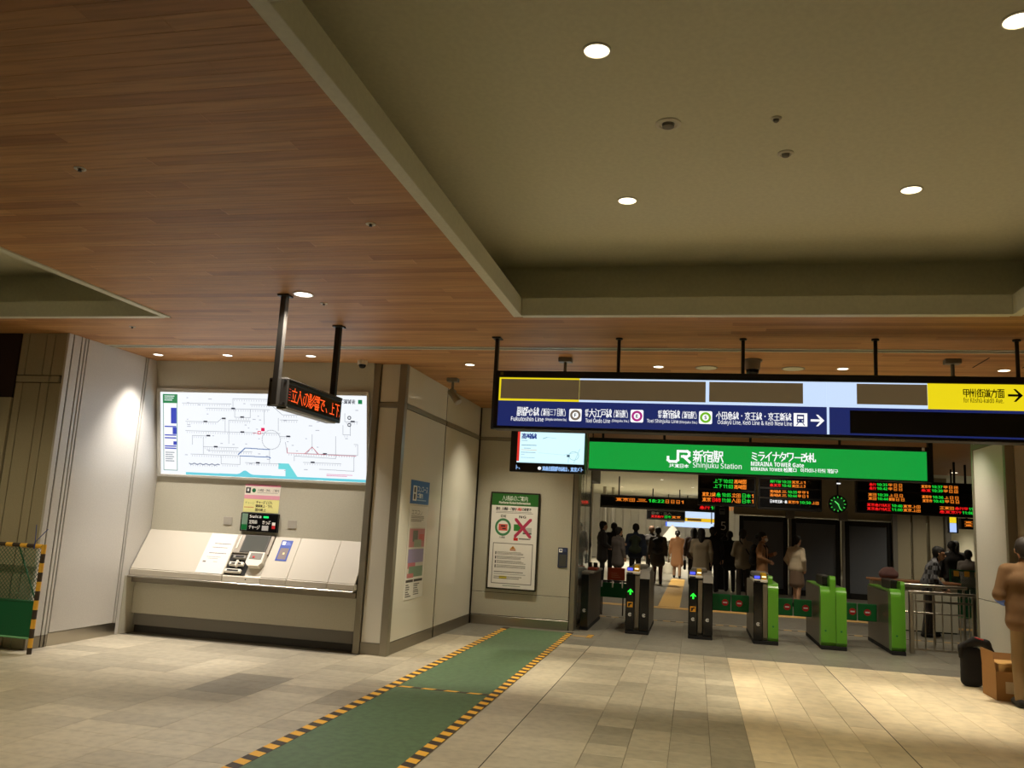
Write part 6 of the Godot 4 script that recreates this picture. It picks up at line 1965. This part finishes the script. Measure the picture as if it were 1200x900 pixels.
	var bc: Color = o.get("bag_color", srgb(30, 28, 28))
	if bag == "backpack":
		var bp := obj("backpack", flesh([[V(-0.09, 1.30, -0.19), V(0.09, 1.30, -0.19), 0.075, 0.075], [V(-0.09, 1.02, -0.20), V(0.09, 1.02, -0.20), 0.09, 0.09], [V(0, 1.32, -0.19), V(0, 1.0, -0.22), 0.10, 0.10]], 0.025, 0.03), cloth(bc), t)
		bp.basis = S
	if bag == "backpack" or bag == "straps":
		for s in [-1.0, 1.0]:
			var sp := obj("strap", MB.new().tube(V(s * 0.12, 1.44, -0.04), V(s * 0.125, 1.38, 0.10), 0.018, 0.018, 8).tube(V(s * 0.125, 1.38, 0.10), V(s * 0.135, 1.05, 0.125), 0.018, 0.018, 8), cloth(srgb(22, 20, 20)), t)
			sp.basis = S
	if bag == "crossbody":
		var cb := obj("crossbody_bag", flesh([[V(-0.22, 0.98, -0.09), V(-0.22, 0.80, -0.06), 0.075, 0.085], [V(-0.20, 0.90, 0.0), V(-0.22, 0.90, -0.14), 0.07, 0.07]], 0.025, 0.03), cloth(bc), t)
		cb.basis = S
		var cs := obj("strap", MB.new().tube(V(0.13, 1.46, -0.06), V(-0.02, 1.22, -0.145), 0.014, 0.014, 8).tube(V(-0.02, 1.22, -0.145), V(-0.20, 0.98, -0.13), 0.014, 0.014, 8), cloth(srgb(24, 22, 20)), t)
		cs.basis = S
	if bag == "tote":
		var tb := obj("tote_bag", MB.new().box(V(0.22, 0.45, -0.12), V(0.30, 0.74, 0.18), 0.02).tube(V(0.26, 0.74, -0.05), V(0.265, 0.86, 0.03), 0.008, 0.008, 6).tube(V(0.26, 0.74, 0.12), V(0.265, 0.86, 0.03), 0.008, 0.008, 6), cloth(bc), t)
		tb.basis = S
	return t

func build_people() -> void:
	make_forms()
	var B := srgb(34, 31, 30)
	# the man in the foreground on the right
	var p := person("man in a brown jacket and tan trousers seen from behind, beside the white pillar", Vector3(3.40, 0, -9.86), PI - 0.05, {"h": 1.70, "top": srgb(108, 78, 46), "legs": srgb(140, 114, 78), "shoes": srgb(40, 36, 34), "left": "belly", "right": "belly", "coat": 0.76, "cell": 0.015, "stride": 0.02, "hair": srgb(34, 26, 22)})
	var sl := obj("blue_sleeve", flesh([[V(0.245, 1.09, 0.02), V(0.19, 1.055, 0.10), 0.062, 0.056]], 0.012, 0.02), cloth(srgb(70, 100, 180)), p)
	sl.set_meta("label", "blue sleeve under the brown jacket")
	# crowd in the hall
	var G := {"group": "people in the hall"}
	var crowd := [
		["person in black clothes half hidden behind the glass screen's post", -2.95, -23.0, PI + 1.2, {"h": 1.68, "top": B, "legs": B, "style": "tied", "right": "front"}],
		["man in a dark coat turned to the right, above the orange board", -2.55, -24.0, PI * 0.62, {"h": 1.74, "top": srgb(44, 40, 38), "legs": srgb(30, 30, 34), "coat": 0.62, "left": "belly", "right": "belly"}],
		["person in black with black hair behind the man in the dark coat", -2.32, -24.9, PI, {"h": 1.72, "top": srgb(26, 25, 26), "legs": B, "right": "phone"}],
		["shorter person in a grey coat behind the orange board", -2.03, -23.2, PI * 0.75, {"h": 1.60, "top": srgb(96, 88, 84), "legs": srgb(40, 38, 40), "coat": 0.6, "right": "phone"}],
		["person in a navy jacket with a dark green backpack", -1.62, -24.0, PI, {"h": 1.72, "top": srgb(44, 56, 78), "legs": srgb(32, 32, 36), "bag": "backpack", "bag_color": srgb(46, 56, 40)}],
		["person with light brown hair in dark clothes beside the navy jacket", -1.35, -27.5, PI, {"h": 1.70, "top": srgb(36, 32, 32), "legs": B, "hair": srgb(84, 60, 42)}],
		["person in a dark brown coat and plum trousers with a black backpack", -1.08, -26.0, PI, {"h": 1.66, "top": srgb(70, 62, 54), "legs": srgb(70, 40, 40), "bag": "backpack", "coat": 0.55, "hair": srgb(20, 17, 16)}],
		["woman in a long tan coat walking along the yellow tactile path", -0.58, -30.0, PI, {"h": 1.60, "top": srgb(176, 128, 90), "legs": srgb(176, 140, 112), "coat": 0.42, "stride": 0.1, "shoes": srgb(30, 26, 24), "style": "bun"}],
		["person in dark red-brown clothes carrying a black bag, left of the trench coat", -0.02, -26.5, PI, {"h": 1.70, "top": srgb(74, 60, 60), "legs": B, "bag": "tote", "style": "long", "left": "front"}],
		["woman with long dark hair in a beige trench coat", 0.17, -22.5, PI, {"h": 1.68, "top": srgb(150, 138, 116), "legs": srgb(120, 108, 92), "coat": 0.5, "style": "long", "right": "front"}],
		["man in a black suit between the trench coat and the black post", 0.50, -24.2, PI - 0.3, {"h": 1.74, "top": srgb(24, 24, 28), "legs": srgb(24, 24, 28), "coat": 0.74}],
		["person in a black padded coat bending forward in front of the black post", 0.98, -24.75, PI, {"h": 1.66, "top": srgb(30, 30, 30), "legs": srgb(26, 26, 28), "lean": 0.12, "coat": 0.62}],
		["man in an olive grey jacket with a black crossbody bag", 1.16, -21.3, PI + 0.45, {"h": 1.70, "top": srgb(134, 124, 104), "legs": srgb(48, 42, 38), "bag": "crossbody", "left": "down", "right": "phone", "cell": 0.022, "look": -0.5}],
		["woman wearing a white mask and a tan coat with backpack straps", 1.58, -21.0, PI * 0.42, {"h": 1.66, "top": srgb(148, 106, 68), "legs": srgb(50, 44, 42), "style": "bun", "mask": true, "bag": "backpack", "left": "belly", "right": "phone", "coat": 0.6, "cell": 0.022}],
		["woman in a cream padded jacket and patterned shorts", 2.34, -20.8, PI - 0.9, {"h": 1.62, "top": srgb(206, 190, 164), "legs": srgb(124, 102, 84), "skirt": true, "style": "tied", "bag": "straps", "left": "pocket", "right": "pocket", "coat": 0.84, "cell": 0.022}],
		["person in black with black hair in the gap beside the pillar", 5.93, -21.7, PI, {"h": 1.68, "top": B, "legs": B}],
		["dark-haired person in black further right in the gap beside the pillar", 6.33, -22.9, PI, {"h": 1.70, "top": srgb(40, 38, 38), "legs": B, "style": "long"}],
		["person in a grey hooded top with orange trim in the gap beside the pillar", 6.05, -20.9, PI - 0.6, {"h": 1.50, "top": srgb(120, 112, 106), "legs": B, "right": "phone"}],
	]
	for c in crowd:
		var d: Dictionary = c[4]
		d.merge(G)
		person(c[0], Vector3(c[1], 0, c[2]), c[3], d)
	# man in a plaid shirt by the counter
	p = person("man in a black and white plaid shirt standing behind the railing", Vector3(4.05, 0, -16.35), PI * 0.45, {"h": 1.58, "top": srgb(44, 44, 48), "legs": srgb(56, 52, 50), "lean": 0.30, "left": "front", "right": "front", "coat": 0.82, "cell": 0.02, "nod": 0.1})
	var pim := picture(32, 32, Color(0.09, 0.09, 0.10))
	for k in 2:   # pale checks woven into the dark shirt
		pim.fill_rect(Rect2i(16 * k, 16 * k, 16, 16), Color(0.50, 0.50, 0.52))
		pim.fill_rect(Rect2i(16 * k, 16 * (1 - k), 16, 16), Color(0.05, 0.05, 0.06))
		pim.fill_rect(Rect2i(16 * k + 7, 0, 2, 32), Color(0.3, 0.3, 0.32))
	var plaid := StandardMaterial3D.new()
	plaid.albedo_texture = ImageTexture.create_from_image(pim)
	plaid.uv1_triplanar = true
	plaid.uv1_scale = Vector3(6, 6, 6)
	plaid.roughness = 0.85
	p.get_node("jacket").material_override = plaid
	p.get_node("jacket").name = "plaid_shirt"
	# bag on the counter
	var t := thing("pink_bag", "dull pink bag lying on the counter beside the plaid shirt", "bag", Vector3(3.62, 0.921, -17.35))
	obj("sack", flesh([[V(-0.1, 0.08, 0), V(0.1, 0.08, 0), 0.08, 0.08], [V(-0.06, 0.14, 0), V(0.05, 0.16, 0), 0.07, 0.06]], 0.025, 0.04), cloth(srgb(104, 74, 72)), t)
	# open cardboard box and black bag by the pillar
	t = thing("cardboard_box", "open cardboard box on the floor beside the man in the brown jacket", "box", Vector3(3.34, 0, -10.32))
	var card := plain(srgb(172, 128, 78), 0.85)
	bx("front", Vector3(-0.17, 0, 0.14), Vector3(0.2, 0.30, 0.15), card, t)
	bx("back", Vector3(-0.17, 0, -0.30), Vector3(0.2, 0.30, -0.29), card, t)
	bx("side", Vector3(-0.17, 0, -0.289), Vector3(-0.16, 0.30, 0.139), card, t)
	bx("side", Vector3(0.19, 0, -0.289), Vector3(0.2, 0.30, 0.139), card, t)
	bx("bottom", Vector3(-0.159, 0, -0.289), Vector3(0.189, 0.01, 0.139), card, t)
	obj("flap", MB.new().prism(PackedVector2Array([Vector2(0, 0), Vector2(0.43, 0), Vector2(0.41, 0.2), Vector2(0.02, 0.2)]), Vector3(-0.17, 0.30, -0.289), Vector3(0, 0, 1), Vector3(-0.1, 0.995, 0), Vector3(0.006, 0, 0)), card, t)
	obj("flap", MB.new().prism(PackedVector2Array([Vector2(0, 0), Vector2(0.37, 0), Vector2(0.35, 0.16), Vector2(0.02, 0.16)]), Vector3(-0.17, 0.30, -0.295), Vector3(1, 0, 0), Vector3(0, 0.9, -0.3), Vector3(0, 0, 0.006)), card, t)
	bx("address_label", Vector3(-0.08, 0.08, 0.15), Vector3(0.08, 0.20, 0.152), plain(srgb(214, 196, 164), 0.7), t)
	bx("parcel", Vector3(-0.12, 0.011, -0.25), Vector3(0.12, 0.38, 0.08), plain(srgb(196, 150, 84), 0.8), t, 0.01)
	t = thing("black_bag", "black shoulder bag with a draped jacket beside the cardboard box", "bag", Vector3(3.18, 0, -11.02))
	var bb := []
	for u in [-0.05, 0.0, 0.05]:
		bb.append([V(u, 0.065, 0), V(u, 0.37, 0.0), 0.06, 0.05])
	for y in [0.07, 0.15, 0.23, 0.31, 0.38]:
		bb.append([V(-0.055, y, 0), V(0.055, y, 0), 0.06, 0.058])
	obj("bag_body", flesh(bb, 0.015, 0.04), cloth(srgb(24, 23, 24)), t)
	obj("draped_jacket", flesh([[V(-0.10, 0.44, 0.0), V(0.04, 0.51, 0.02), 0.04, 0.05], [V(0.04, 0.51, 0.02), V(0.14, 0.50, 0.08), 0.05, 0.045], [V(-0.11, 0.42, 0.02), V(-0.12, 0.33, 0.03), 0.035, 0.025], [V(0.14, 0.50, 0.08), V(0.20, 0.38, 0.12), 0.04, 0.03]], 0.015, 0.03), cloth(srgb(30, 28, 28)), t)
	obj("red_stripe", MB.new().tube(V(0.03, 0.557, 0.045), V(0.11, 0.54, 0.095), 0.008, 0.008, 6), M.red, t)
